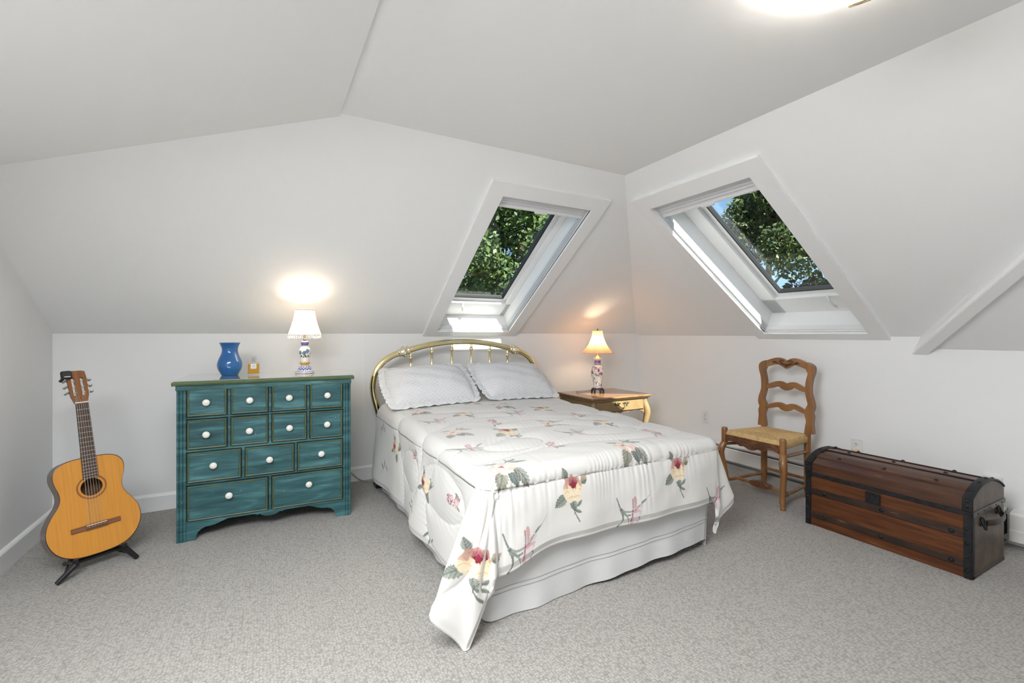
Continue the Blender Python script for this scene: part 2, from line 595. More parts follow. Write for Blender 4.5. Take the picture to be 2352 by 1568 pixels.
# ------------------------------------------------------------------ baseboard heater and wall plates on the right wall
HEAT = pmat('heater_enamel', (0.80, 0.795, 0.775), (0.76, 0.75, 0.73), scale=3, rough=0.4)
ht = thing('baseboard_heater', 'long white baseboard heater running behind the chair and trunk', 'heater', (XR, 0, 0))
f = lambda a, b, d: (a, d, b)
MB().box(-0.012, -0.001, 0.93, 3.80, 0.012, 0.205).build('back_plate', HEAT, ht)
MB().prism([(-0.001, 0.205), (-0.060, 0.196), (-0.066, 0.188), (-0.066, 0.184), (-0.058, 0.190), (-0.001, 0.199)], 0.93, 3.80, f).build('top_hood', HEAT, ht)
MB().prism([(-0.072, 0.158), (-0.066, 0.166), (-0.064, 0.158), (-0.064, 0.060), (-0.050, 0.045), (-0.054, 0.042), (-0.072, 0.056)], 0.93, 3.80, f).build('front_cover', HEAT, ht)
MB().prism([(-0.050, 0.180), (-0.057, 0.172), (-0.054, 0.170), (-0.046, 0.178)], 0.93, 3.80, f).build('damper_vane', PLASTIC, ht)
MB().box(-0.055, -0.012, 0.93, 3.80, 0.06, 0.165).build('heating_fins', DARK, ht)
MB().box(-0.058, -0.012, 0.93, 3.80, 0.0, 0.022).build('foot_rail', pmat('heater_foot_grey', (0.36, 0.36, 0.34), rough=0.6), ht)
for y in (0.62, 3.795):
    e = MB().prism([(0, 0.206), (-0.062, 0.198), (-0.075, 0.186), (-0.075, 0.105), (-0.079, 0.100), (-0.079, 0.040), (0, 0.040)], y, y + (0.285 if y < 1 else 0.05), f)
    e.build('end_cover', HEAT, ht)
MB().box(-0.073, -0.05, 2.36, 2.366, 0.05, 0.16).build('cover_joint', TRIM, ht)
_he = MB().box(-0.075, -0.001, YR + 0.02, 0.62, 0.012, 0.205, 0.004).build('rear_section', HEAT, ht)


def outlet(y, z, label, plug=False):
    o = thing('wall_outlet', label, 'outlet', (XR, y, z))
    p = MB().box(-0.006, -0.0005, -0.037, 0.037, -0.058, 0.058, 0.003)
    p.build('cover_plate', PLASTIC, o)
    for dz in (0.020, -0.020):
        r = MB().lathe([(0.001, -0.0085), (0.0145, -0.0085), (0.0165, -0.0075), (0.0165, -0.005)], 20, (0, 0, dz), axis='x')
        ro = r.build('socket', PLASTIC, o)
        s = MB()
        s.box(-0.0092, -0.0084, 0.004, 0.0065, dz - 0.002, dz + 0.007)
        s.box(-0.0092, -0.0084, -0.0065, -0.0045, dz - 0.002, dz + 0.006)
        s.box(-0.0092, -0.0084, -0.002, 0.002, dz - 0.010, dz - 0.006)
        s.build('slots', DARK, ro)
    MB().sphere((-0.006, 0, 0), 0.003, 8, 6).build('screw', STEEL, o)
    if plug:
        pl = MB().box(-0.045, -0.009, -0.019, 0.019, -0.052, -0.006, 0.010)
        pl.build('plug_in_freshener', pmat('cream_plastic', (0.75, 0.64, 0.48), rough=0.45), o)
    return o


outlet(2.970, 0.396, 'white wall outlet between the nightstand and the chair')
outlet(1.688, 0.388, 'white wall outlet with cream plug just above the trunk', True)
jk = thing('wall_box', 'white surface-mounted wall box behind the right end of the trunk', 'wall box', (XR, 0.989, 0.31))
MB().box(-0.022, -0.0005, -0.039, 0.039, -0.06, 0.06, 0.004).build('housing', PLASTIC, jk)
MB().box(-0.026, -0.020, -0.034, 0.034, -0.055, 0.045, 0.003).build('cover', PLASTIC, jk)

# ------------------------------------------------------------------ flush ceiling lamp
cl = thing('ceiling_lamp', 'flush glass ceiling lamp with brass ring, lit, at the top edge', 'lamp', (1.40, 0.62, ZC))
GLOW = shademat('frosted_glass', (0.95, 0.93, 0.90), 0.7)
MB().lathe([(0.001, -0.001), (0.13, -0.001), (0.135, -0.012), (0.120, -0.028), (0.001, -0.03)], 40).build('ceiling_pan', BRASS, cl, 40)
_bw = MB()
prof = []
for i in range(14):
    a = i / 13 * PI / 2
    prof.append((0.165 * math.cos(a) + 0.002, -0.035 - 0.085 * math.sin(a)))
n = 64
vs = []; fs = []
for (r, z) in prof:
    for j in range(n):
        a = 2 * PI * j / n
        rr = r * (1 + 0.018 * math.cos(16 * a) * min(1, r / 0.06))
        vs.append((rr * math.cos(a), rr * math.sin(a), z))
for i in range(len(prof) - 1):
    for j in range(n):
        fs.append((i * n + j, i * n + (j + 1) % n, (i + 1) * n + (j + 1) % n, (i + 1) * n + j))
_bw.add(vs, fs)
_bw.build('glass_bowl', GLOW, cl, 180)
_rg = MB()
for k in range(3):
    a = rad(20 + 120 * k)
    c = Vector((0.12 * math.cos(a), 0.12 * math.sin(a), -0.105))
    _rg = MB().tube([c + Vector((0.025 * math.cos(t) * math.cos(a) - 0.035 * math.sin(t) * math.sin(a), 0.025 * math.cos(t) * math.sin(a) + 0.035 * math.sin(t) * math.cos(a), 0.012 * math.cos(t))) for t in [2 * PI * q / 20 for q in range(20)]], 0.004, 8, closed=True)
    _rg.build('brass_loop', BRASS, cl, 180)
MB().lathe([(0.001, -0.15), (0.012, -0.145), (0.016, -0.135), (0.010, -0.125), (0.022, -0.120)], 20).build('finial', BRASS, cl, 180)


def bulb(name, parent, loc, power, color, r):
    l = bpy.data.lights.new(name, 'POINT')
    l.energy = power; l.color = color; l.shadow_soft_size = r
    o = bpy.data.objects.new(name, l)
    COL.objects.link(o); o.location = loc; o.parent = parent
    return o


bulb('ceiling_bulb', cl, (0, 0, -0.075), 15, (1.0, 0.93, 0.84), 0.035)

# ------------------------------------------------------------------ dresser
def teal():
    m, nt, b = nodes('teal_distressed_paint')
    L = nt.links.new; N = nt.nodes.new
    tc = N('ShaderNodeTexCoord')
    m1 = N('ShaderNodeMapping'); m1.inputs['Scale'].default_value = (1.6, 1, 11); L(tc.outputs['Object'], m1.inputs[0])
    m2 = N('ShaderNodeMapping'); m2.inputs['Scale'].default_value = (5, 1, 90); L(tc.outputs['Object'], m2.inputs[0])
    n1 = N('ShaderNodeTexNoise'); n1.inputs['Scale'].default_value = 2.2; n1.inputs['Detail'].default_value = 5; n1.inputs['Distortion'].default_value = 0.6; L(m1.outputs[0], n1.inputs[0])
    n2 = N('ShaderNodeTexNoise'); n2.inputs['Scale'].default_value = 2.0; n2.inputs['Detail'].default_value = 4; L(m2.outputs[0], n2.inputs[0])
    n3 = N('ShaderNodeTexNoise'); n3.inputs['Scale'].default_value = 55; n3.inputs['Detail'].default_value = 3; L(tc.outputs['Object'], n3.inputs[0])
    c1 = N('ShaderNodeValToRGB')
    e = c1.color_ramp.elements
    e[0].position = 0.30; e[0].color = (0.018, 0.062, 0.068, 1)
    e[1].position = 0.74; e[1].color = (0.095, 0.235, 0.25, 1)
    k = e.new(0.52); k.color = (0.038, 0.118, 0.128, 1)
    L(n1.outputs[0], c1.inputs[0])
    mx = N('ShaderNodeMixRGB'); mx.blend_type = 'OVERLAY'; mx.inputs[0].default_value = 0.5
    L(c1.outputs[0], mx.inputs[1]); L(n2.outputs[0], mx.inputs[2])
    c3 = N('ShaderNodeValToRGB'); c3.color_ramp.elements[0].position = 0.735; c3.color_ramp.elements[0].color = (0, 0, 0, 1); c3.color_ramp.elements[1].position = 0.78; c3.color_ramp.elements[1].color = (1, 1, 1, 1)
    L(n3.outputs[0], c3.inputs[0])
    m3 = N('ShaderNodeMixRGB'); m3.inputs[2].default_value = (0.45, 0.47, 0.42, 1)
    L(c3.outputs[0], m3.inputs[0]); L(mx.outputs[0], m3.inputs[1])
    L(m3.outputs[0], b.inputs['Base Color'])
    b.inputs['Roughness'].default_value = 0.5
    b.inputs['Specular IOR Level'].default_value = 0.35
    return m


TEAL = teal()
OLIVE = pmat('olive_gold_edge', (0.105, 0.115, 0.035), (0.05, 0.085, 0.06), scale=18, rough=0.45)
TOPG = pmat('green_painted_top', (0.10, 0.145, 0.06), (0.07, 0.12, 0.05), scale=9, stretch=(1, 6, 1), rough=0.12, coat=1.0)
KNOB = pmat('white_ceramic', (0.82, 0.80, 0.73), rough=0.18, coat=0.4)

DR = thing('dresser', 'teal distressed apothecary dresser with white knobs, left of the bed', 'dresser', (-0.44, 3.20, 0), math.atan2(-0.04, 0.93))
DW, DD, DH = 0.945, 0.48, 0.915
c = MB()
c.box(0.004, 0.022, 0.012, DD, 0.0, DH - 0.02)
c.build('side_panel', TEAL, DR)
MB().box(DW - 0.022, DW - 0.004, 0.012, DD, 0.0, DH - 0.02).build('side_panel', TEAL, DR)
MB().box(0.02, DW - 0.02, DD - 0.012, DD, 0.06, DH - 0.02).build('back_panel', TEAL, DR)
MB().box(0.022, DW - 0.022, 0.03, DD - 0.02, 0.10, 0.112).build('bottom_panel', TEAL, DR)
MB().box(0.022, DW - 0.022, 0.022, 0.028, 0.10, 0.89).build('dust_panel', DARK, DR)
for x0 in (0.0, DW - 0.047):      # fluted corner stiles
    s = MB()
    pr = [(0, 0.03), (0, 0.004), (0.004, 0.0), (0.010, 0.0), (0.013, 0.005), (0.017, 0.0), (0.022, -0.002), (0.027, 0.0), (0.031, 0.005), (0.034, 0.0), (0.043, 0.0), (0.047, 0.004), (0.047, 0.03)]
    if x0 > 0: pr = [(0.047 - a, b) for a, b in pr]
    s.prism([(x0 + a, b) for a, b in pr], 0.0, 0.895, lambda a, b, d: (a, b, d))
    s.build('corner_stile', TEAL, DR)
for z0, z1 in ((0.886, 0.902), (0.703, 0.716), (0.512, 0.526), (0.320, 0.333), (0.098, 0.112)):
    MB().box(0.045, DW - 0.045, 0.008, 0.03, z0, z1, 0.002).build('rail', TEAL, DR)
for x, z0, z1 in ((0.2575, 0.716, 0.887), (0.473, 0.716, 0.887), (0.689, 0.716, 0.887), (0.2575, 0.526, 0.704), (0.473, 0.526, 0.704), (0.689, 0.526, 0.704),
                  (0.3305, 0.333, 0.513), (0.617, 0.333, 0.513), (0.473, 0.112, 0.321)):
    MB().box(x - 0.008, x + 0.008, 0.007, 0.03, z0, z1, 0.002).build('divider', TEAL, DR)
# scalloped apron
half = [(0.045, 0.0), (0.092, 0.0), (0.094, 0.022), (0.103, 0.045), (0.118, 0.060), (0.140, 0.070), (0.162, 0.071), (0.190, 0.077), (0.230, 0.092), (0.270, 0.106), (0.305, 0.112), (0.345, 0.111), (0.385, 0.101), (0.408, 0.092), (0.418, 0.097), (0.424, 0.090), (0.445, 0.080), (0.4725, 0.077)]
ol = half + [(2 * 0.4725 - a, b) for a, b in reversed(half[:-1])]
poly = ol + [(DW - 0.045, 0.112), (0.045, 0.112)]
a_ = MB()
n = len(ol)
for i in range(n - 1):      # strips keep the concave outline clean
    (x0, z0), (x1, z1) = ol[i], ol[i + 1]
    if x1 - x0 < 1e-6: continue
    q = [(x0, z0), (x1, z1), (x1, 0.113), (x0, 0.113)]
    a_.add([(x, 0.006, z) for x, z in q], [(0, 1, 2, 3)]); a_.add([(x, 0.028, z) for x, z in q], [(3, 2, 1, 0)])
    a_.add([(x0, 0.006, z0), (x1, 0.006, z1), (x1, 0.028, z1), (x0, 0.028, z0)], [(0, 1, 2, 3)], 1)
a_.build('apron', [TEAL, OLIVE], DR)
t = MB()
o = 0.018
t.prism([(-o, 0.010), (-o - 0.004, 0.0), (-o, -0.006), (-o + 0.010, -0.014), (0.4, -0.014), (0.4, 0.010)], -o - 0.002, DW + o + 0.002, lambda a, b, d: (d, a, DH + b - 0.002))
t.prism([(-o - 0.004, 0.0), (-o, -0.006), (-o + 0.010, -0.014), (0.0, -0.014), (0.0, 0.006), (-o, 0.008)], -o, DD, lambda a, b, d: (a, d, DH + b - 0.002))
t.prism([(-o - 0.004, 0.0), (-o, -0.006), (-o + 0.010, -0.014), (0.0, -0.014), (0.0, 0.006), (-o, 0.008)], -o, DD, lambda a, b, d: (DW - a, d, DH + b - 0.002))
t.box(-o, DW + o, -o, DD + 0.01, DH - 0.012, DH + 0.008, 0.003)
t.build('top', TOPG, DR)
MB().box(-0.004, DW + 0.004, -0.006, DD, DH - 0.045, DH - 0.013, 0.005).build('frieze', TEAL, DR)
tag(MB().box(-0.014, DW + 0.014, -0.014, DD + 0.006, DH + 0.0085, DH + 0.0135, 0.0015).build('glass_top', pmat('glass_sheet_on_top', (0.30, 0.34, 0.29), rough=0.03, spec=1.0, coat=1.0), DR), 'clear glass sheet on the painted top')
DTOP = DH + 0.0136
drawers = [(0.049, 0.249, 0.717, 0.886, 0.147, 0.800), (0.266, 0.465, 0.717, 0.886, 0.367, 0.799), (0.482, 0.681, 0.717, 0.886, 0.580, 0.801), (0.697, 0.896, 0.717, 0.886, 0.801, 0.803),
           (0.049, 0.249, 0.527, 0.702, 0.147, 0.614), (0.266, 0.465, 0.527, 0.702, 0.365, 0.615), (0.482, 0.681, 0.527, 0.702, 0.582, 0.613), (0.697, 0.896, 0.527, 0.702, 0.799, 0.616),
           (0.049, 0.322, 0.334, 0.511, 0.182, 0.430), (0.339, 0.609, 0.334, 0.511, 0.472, 0.429), (0.625, 0.896, 0.334, 0.511, 0.765, 0.431),
           (0.049, 0.464, 0.113, 0.319, 0.260, 0.243), (0.482, 0.896, 0.113, 0.319, 0.692, 0.246)]
KN = MB().lathe([(0.006, 0.0), (0.007, -0.008), (0.010, -0.012), (0.0175, -0.016), (0.0195, -0.021), (0.018, -0.026), (0.011, -0.030), (0.0008, -0.031)], 24, axis='y')
_k0 = KN.build('knob', KNOB, None, 180); KNM = _k0.data
bpy.data.objects.remove(_k0)
for (x0, x1, z0, z1, kx, kz) in drawers:
    g = 0.003
    x0 += g; x1 -= g; z0 += g; z1 -= g
    d = MB()
    b1, b2, y1, y2 = 0.004, 0.009, -0.004, -0.0085
    R = lambda i, y: [(x0 + i, y, z0 + i), (x1 - i, y, z0 + i), (x1 - i, y, z1 - i), (x0 + i, y, z1 - i)]
    ring = [R(0, 0.02), R(0, y1), R(b1, y1 - 0.003), R(b2, y1 - 0.001), R(b2 + 0.004, y2)]
    mt = [0, 1, 1, 0]
    for A, B, mi in zip(ring[:-1], ring[1:], mt):
        for i in range(4):
            j = (i + 1) % 4
            d.add([A[i], A[j], B[j], B[i]], [(0, 1, 2, 3)], mi)
    d.add(ring[-1], [(0, 1, 2, 3)], 0)
    do = d.build('drawer', [TEAL, OLIVE], DR)
    link('knob', KNM, do, (kx, y2 + 0.001, kz))


def on_dresser(x, y):
    a = math.atan2(-0.04, 0.93)
    return (x, y, DTOP)


# blue vase
vz = thing('vase', 'glossy blue ceramic vase with flared mouth on the dresser', 'vase', on_dresser(-0.196, 3.50))
BLUE = pmat('blue_glaze', (0.012, 0.105, 0.33), (0.02, 0.14, 0.39), scale=6, rough=0.12, coat=0.6)
pv = cat_rom([(0.046, 0.0), (0.050, 0.006), (0.056, 0.018), (0.068, 0.042), (0.0725, 0.066), (0.069, 0.092), (0.058, 0.120), (0.048, 0.146), (0.0455, 0.166), (0.049, 0.184), (0.056, 0.202), (0.0605, 0.211)], 4)
pv = [(0.001, 0.0)] + [tuple(p) for p in pv] + [(0.0595, 0.2125), (0.054, 0.203), (0.042, 0.17), (0.044, 0.14), (0.06, 0.08), (0.03, 0.02), (0.001, 0.02)]
MB().lathe(pv, 48).build('body', BLUE, vz, 60)

# perfume bottle
pb_ = thing('perfume_bottle', 'square glass perfume bottle of amber liquid on the dresser', 'perfume', on_dresser(-0.059, 3.44), rad(-4))
MB().box(-0.034, 0.034, -0.014, 0.014, 0.0, 0.088, 0.004).build('glass', glassmat('bottle_glass', (0.95, 0.95, 0.93)), pb_)
MB().box(-0.0315, 0.0315, -0.0115, 0.0115, 0.010, 0.074, 0.003).build('liquid', pmat('amber_liquid', (0.62, 0.30, 0.006), (0.52, 0.25, 0.008), scale=20, rough=0.15), pb_)
MB().lathe([(0.001, 0.088), (0.009, 0.088), (0.009, 0.092), (0.007, 0.094), (0.0075, 0.108), (0.001, 0.110)], 20).build('sprayer', STEEL, pb_, 40)
MB().box(-0.016, 0.016, -0.010, 0.010, 0.095, 0.121, 0.004).build('stopper', glassmat('stopper_glass', (0.93, 0.94, 0.94)), pb_)
lb = MB().box(-0.0165, 0.0165, -0.01465, -0.0141, 0.042, 0.073).build('label_paper', pmat('label_white', (0.82, 0.80, 0.75), rough=0.6), pb_)
INK = pmat('black_ink', (0.01, 0.01, 0.01), rough=0.7)


def text(s, size, x, y, z, parent, name='lettering'):
    cu = bpy.data.curves.new('lettering', 'FONT')
    cu.body = s; cu.size = size; cu.align_x = 'CENTER'; cu.extrude = 0.00005
    t = bpy.data.objects.new('tmp', cu); COL.objects.link(t)
    bpy.context.view_layer.update()
    me = bpy.data.meshes.new_from_object(t.evaluated_get(bpy.context.evaluated_depsgraph_get()))
    bpy.data.objects.remove(t); bpy.data.curves.remove(cu)
    me.materials.clear(); me.materials.append(INK)
    o = link(name, me, parent, (x, y, z))
    o.rotation_euler = (rad(90), 0, 0)
    return o


text('N\u00b05', 0.0065, 0, -0.0148, 0.0645, lb)
text('CHANEL', 0.0075, 0, -0.0148, 0.0570, lb)
text('PARIS', 0.004, 0, -0.0148, 0.0525, lb)
text('EAU DE PARFUM', 0.0038, 0, -0.0148, 0.0460, lb)
# ------------------------------------------------------------------ table lamps
PORC = pmat('painted_porcelain', (0.8, 0.8, 0.8), rough=0.12, coat=0.5, attr=True)
C_WHITE = np.array(lin((236, 232, 226)))


def shade_bell(parent, prof, m, mt, ribs, rr=0.0014, name='lamp_shade', n=48, poly=0):
    vs = []; fs = []
    for (r, z) in prof:
        for j in range(n):
            a = 2 * PI * j / n
            k = 1.0
            if poly:
                s = 2 * PI / poly
                b = (a % s) - s / 2
                k = 1 - 0.35 * (1 - math.cos(s / 2) / math.cos(b)) if True else 1
                k = math.cos(s / 2) / math.cos(b) * 0.6 + 0.4
            vs.append((r * k * math.cos(a), r * k * math.sin(a), z))
    for i in range(len(prof) - 1):
        for j in range(n):
            fs.append((i * n + j, i * n + (j + 1) % n, (i + 1) * n + (j + 1) % n, (i + 1) * n + j))
    sh = MB().add(vs, fs).build(name, m, parent, 180, fix=False)
    for k in range(ribs):
        a = 2 * PI * k / ribs + (0 if poly else 0.3)
        MB().tube([(r * 1.004 * math.cos(a), r * 1.004 * math.sin(a), z) for r, z in prof], rr, 6).build('rib', mt, sh, 180)
    for (r, z) in (prof[0], prof[-1]):
        MB().tube([(r * math.cos(2 * PI * q / 40) * (0.985 if poly else 1), r * math.sin(2 * PI * q / 40) * (0.985 if poly else 1), z) for q in range(40)], rr * 1.7, 6, closed=True).build('trim_band', mt, sh, 180)
    return sh


# lamp on the dresser
l1 = thing('table_lamp', 'small porcelain lamp with white bell shade and bead fringe, on the dresser', 'lamp', on_dresser(0.247, 3.43))
p1 = cat_rom([(0.060, 0.0), (0.061, 0.008), (0.057, 0.014), (0.046, 0.022), (0.041, 0.036), (0.034, 0.047), (0.022, 0.052)], 5)
p1 += cat_rom([(0.022, 0.053), (0.031, 0.066), (0.0335, 0.072), (0.030, 0.078), (0.026, 0.081)], 4)
p1 += cat_rom([(0.0255, 0.083), (0.029, 0.105), (0.0345, 0.132), (0.0365, 0.150), (0.033, 0.168), (0.022, 0.181), (0.016, 0.185)], 6)
p1 += cat_rom([(0.016, 0.186), (0.023, 0.195), (0.0255, 0.205), (0.022, 0.217), (0.014, 0.222), (0.001, 0.223)], 4)
N1 = 72
b1 = MB().lathe([(0.001, 0.0)] + [tuple(p) for p in p1], N1).build('base', PORC, l1, 60, fix=False)
P = coords(b1)
ang = np.arctan2(P[:, 1], P[:, 0]); z = P[:, 2]; r_ = np.hypot(P[:, 0], P[:, 1])
cc = np.tile(C_WHITE, (len(P), 1))
blue = np.array(lin((44, 84, 168))); navy = np.array(lin((58, 70, 130))); slate = np.array(lin((96, 128, 148))); dgreen = np.array(lin((38, 62, 60)))
tan = np.array(lin((214, 178, 118))); brown = np.array(lin((80, 66, 48)))
dia = (np.abs(((ang * 6 / PI + z * 55) % 1) - 0.5) > 0.14) & (np.abs(((ang * 6 / PI - z * 55) % 1) - 0.5) > 0.14)
mk = (z > 0.020) & (z < 0.049); cc[mk & dia] = blue
mk = (z > 0.009) & (z <= 0.020); cc[mk & (np.sin(ang * 22) * np.sin(z * 900) > -0.1)] = navy
cc[(z < 0.003)] = brown
mk = (z > 0.053) & (z < 0.081); cc[mk] = tan; cc[mk & (np.sin(ang * 18) > 0.45) & (z < 0.074)] = brown
mk = (z > 0.19) & (z < 0.215); cc[mk] = navy; cc[mk & (np.sin(ang * 20) * np.sin(z * 800) > 0.55)] = np.array(lin((170, 130, 170)))


def blob(a0, z0, ra, rz, col):
    d = ((np.angle(np.exp(1j * (ang - a0)))) / ra) ** 2 + ((z - z0) / rz) ** 2
    cc[(d < 1) & (z > 0.084) & (z < 0.184)] = col


for a0 in (-2.6, -1.75, -1.15, -0.2, 0.9, 2.0):
    for da, dz in ((-0.22, 0), (0.2, 0.003), (0, 0.009), (0, -0.006)):
        blob(a0 + da, 0.145 + dz + 0.012 * math.sin(a0 * 5), 0.2, 0.009, slate)
    blob(a0 + 0.1, 0.125, 0.05, 0.016, dgreen)
    blob(a0 + 0.25, 0.118, 0.22, 0.006, dgreen)
    blob(a0 - 0.2, 0.112, 0.13, 0.007, dgreen)
colour(b1, cc)
MB().lathe([(0.010, 0.222), (0.011, 0.232), (0.007, 0.236), (0.007, 0.262), (0.012, 0.264), (0.012, 0.285), (0.001, 0.286)], 16).build('socket', OLDBRASS, l1, 40)
pr = [(0.107 - 0.0445 * (1 - (1 - q / 12.0) ** 1.55), 0.262 + 0.170 * q / 12.0) for q in range(13)]
sh = shade_bell(l1, pr, shademat('ivory_shade', (0.88, 0.82, 0.74), 0.55), pmat('shade_trim_taupe', (0.55, 0.47, 0.39), rough=0.9), 8, poly=8)
fr = MB()
for k in range(46):
    a = 2 * PI * k / 46
    r = 0.104; dz = 0.004 * (k % 2)
    fr.tube([(r * math.cos(a), r * math.sin(a), 0.262), (r * math.cos(a), r * math.sin(a), 0.240 + dz)], 0.0012, 5)
    fr.sphere((r * math.cos(a), r * math.sin(a), 0.250 + dz * 0.5), 0.0042, 8, 5)
    fr.sphere((r * math.cos(a), r * math.sin(a), 0.239 + dz), 0.0048, 8, 5)
tag(fr.build('bead_fringe', pmat('pearl_beads', (0.85, 0.80, 0.74), rough=0.3), sh, 180), 'row of small pearly beads under the shade', kind='stuff')
for k in range(3):
    a = 2 * PI * k / 3
    MB().tube([(0.012 * math.cos(a), 0.012 * math.sin(a), 0.285), (0.0625 * math.cos(a), 0.0625 * math.sin(a), 0.428)], 0.0012, 5).build('shade_spider', STEEL, l1)
bulb('dresser_lamp_bulb', l1, (0, 0, 0.345), 4.6, (1.0, 0.82, 0.62), 0.045)

# lamp on the nightstand
NZ = 0.622
l2 = thing('table_lamp', 'flowered porcelain vase lamp with peach bell shade, on the nightstand', 'lamp', (2.872, 3.515, NZ + 0.001), rad(20))
p2 = cat_rom([(0.042, 0.046), (0.0395, 0.062), (0.041, 0.085), (0.049, 0.115), (0.059, 0.155), (0.0635, 0.190), (0.062, 0.222), (0.052, 0.252), (0.037, 0.270), (0.031, 0.282), (0.0305, 0.310), (0.034, 0.324), (0.043, 0.333), (0.043, 0.336), (0.036, 0.338)], 5)
b2 = MB().lathe([(0.001, 0.046)] + [tuple(p) for p in p2] + [(0.001, 0.338)], 80).build('vase_body', PORC, l2, 60, fix=False)
P = coords(b2); ang = np.arctan2(P[:, 1], P[:, 0]); z = P[:, 2]
cc = np.tile(np.array(lin((232, 232, 230))), (len(P), 1))
rose_ = np.array(lin((168, 62, 92))); pink_ = np.array(lin((205, 130, 155))); teal_ = np.array(lin((40, 72, 78))); vio = np.array(lin((150, 120, 190))); rust = np.array(lin((190, 90, 80)))
rng = random.Random(4)


def blob2(a0, z0, ra, rz, col, rot=0.0):
    da = np.angle(np.exp(1j * (ang - a0))) * 0.055; dz = z - z0
    x = da * math.cos(rot) + dz * math.sin(rot); y = -da * math.sin(rot) + dz * math.cos(rot)
    cc[((x / (ra * 0.055)) ** 2 + (y / rz) ** 2 < 1) & (z > 0.05) & (z < 0.268)] = col


for k in range(80):
    blob2(rng.uniform(-PI, PI), rng.uniform(0.06, 0.26), 0.05, 0.014, teal_, rng.uniform(0, PI))
for k in range(16):
    blob2(rng.uniform(-PI, PI), rng.uniform(0.08, 0.26), 0.10, 0.005, vio, rng.uniform(0, PI))
for k in range(18):
    blob2(rng.uniform(-PI, PI), rng.uniform(0.22, 0.265), 0.06, 0.004, rust, rng.uniform(0, PI))
for a0, z0 in ((-2.0, 0.19), (-0.9, 0.165), (0.4, 0.2), (1.7, 0.16), (2.7, 0.2), (-1.5, 0.075), (0.2, 0.075), (1.9, 0.075), (-2.5, 0.225)):
    for q in range(6):
        b = q * PI / 3
        blob2(a0 + 0.16 * math.cos(b), z0 + 0.009 * math.sin(b), 0.14, 0.009, rose_ if q % 2 else pink_)
    blob2(a0, z0, 0.09, 0.006, rose_)
mk = (z > 0.284) & (z < 0.318); cc[mk] = vio; cc[mk & (np.sin(ang * 3 + 1.0) > 0.2) & (np.abs(z - 0.301) < 0.013)] = rose_
cc[(z > 0.274) & (z < 0.281)] = teal_
cc[(z > 0.047) & (z < 0.06) & (np.sin(ang * 12) > 0.3)] = vio
colour(b2, cc)
EBONY = pmat('dark_carved_wood', (0.028, 0.012, 0.009), (0.05, 0.02, 0.014), scale=30, rough=0.3)
wb = MB()
wb.lathe([(0.001, 0.030), (0.050, 0.030), (0.054, 0.034), (0.052, 0.040), (0.056, 0.044), (0.050, 0.047), (0.001, 0.047)], 6)
wb.build('wood_plinth', EBONY, l2)
for k in range(6):
    a = PI / 3 * k
    MB().tube([(0.046 * math.cos(a), 0.046 * math.sin(a), 0.034), (0.056 * math.cos(a), 0.056 * math.sin(a), 0.020), (0.054 * math.cos(a), 0.054 * math.sin(a), 0.012), (0.056 * math.cos(a), 0.056 * math.sin(a), 0.006), (0.056 * math.cos(a), 0.056 * math.sin(a), 0.003), (0.056 * math.cos(a), 0.056 * math.sin(a), 0.0)], [0.012, 0.011, 0.008, 0.009, 0.010, 0.010], 6).build('plinth_foot', EBONY, l2, 60)
GOLD = pmat('gilt_brass', (0.75, 0.48, 0.12), rough=0.22, metal=1.0)
MB().lathe([(0.040, 0.337), (0.040, 0.341), (0.022, 0.352), (0.014, 0.358), (0.012, 0.366), (0.008, 0.370), (0.008, 0.392), (0.011, 0.394), (0.011, 0.44), (0.001, 0.44)], 28).build('brass_cap', GOLD, l2, 50)
pr = []
for q in range(15):
    s = q / 14.0
    pr.append((0.050 + 0.098 * (1 - s) ** 2.05 + 0.004 * (1 - s), 0.388 + 0.217 * s))
sh2 = shade_bell(l2, pr, shademat('peach_shade', (0.82, 0.56, 0.36), 0.6), pmat('peach_trim', (0.60, 0.44, 0.33), rough=0.9), 8, 0.0011)
MB().tube([(0, 0, 0.44), (0, 0, 0.612)], 0.002, 6).build('harp', GOLD, l2)
MB().tube([(-0.05, 0, 0.604), (0.05, 0, 0.604)], 0.0015, 6).build('shade_spider', GOLD, l2)
MB().lathe([(0.001, 0.606), (0.006, 0.607), (0.004, 0.612), (0.007, 0.618), (0.004, 0.625), (0.001, 0.627)], 16).build('finial', OLDBRASS, l2, 180)
bulb('nightstand_lamp_bulb', l2, (0, 0, 0.49), 3.2, (1.0, 0.74, 0.46), 0.045)
MB().tube(cat_rom([(-0.03, 0.03, 0.012), (-0.07, 0.06, 0.018), (-0.12, 0.09, 0.008), (-0.14, 0.16, 0.006)], 5), 0.0022, 6).build('cord', BLACK, l2, 180)

# dresser lamp cord trailing to the bed foot
tag(MB().tube(cat_rom([(0.46, YB - 0.03, 0.16), (0.53, YB - 0.024, 0.112), (0.60, YB - 0.028, 0.09), (0.66, YB - 0.035, 0.035), (0.71, YB - 0.06, 0.006), (0.76, YB - 0.12, 0.004), (0.86, YB - 0.14, 0.004), (0.98, YB - 0.12, 0.004)], 6), 0.003, 6).build('lamp_cord', pmat('gold_cord', (0.38, 0.33, 0.18), rough=0.4), None, 180),
    'thin gold lamp cord sagging to the carpet between dresser and bed', 'cord')

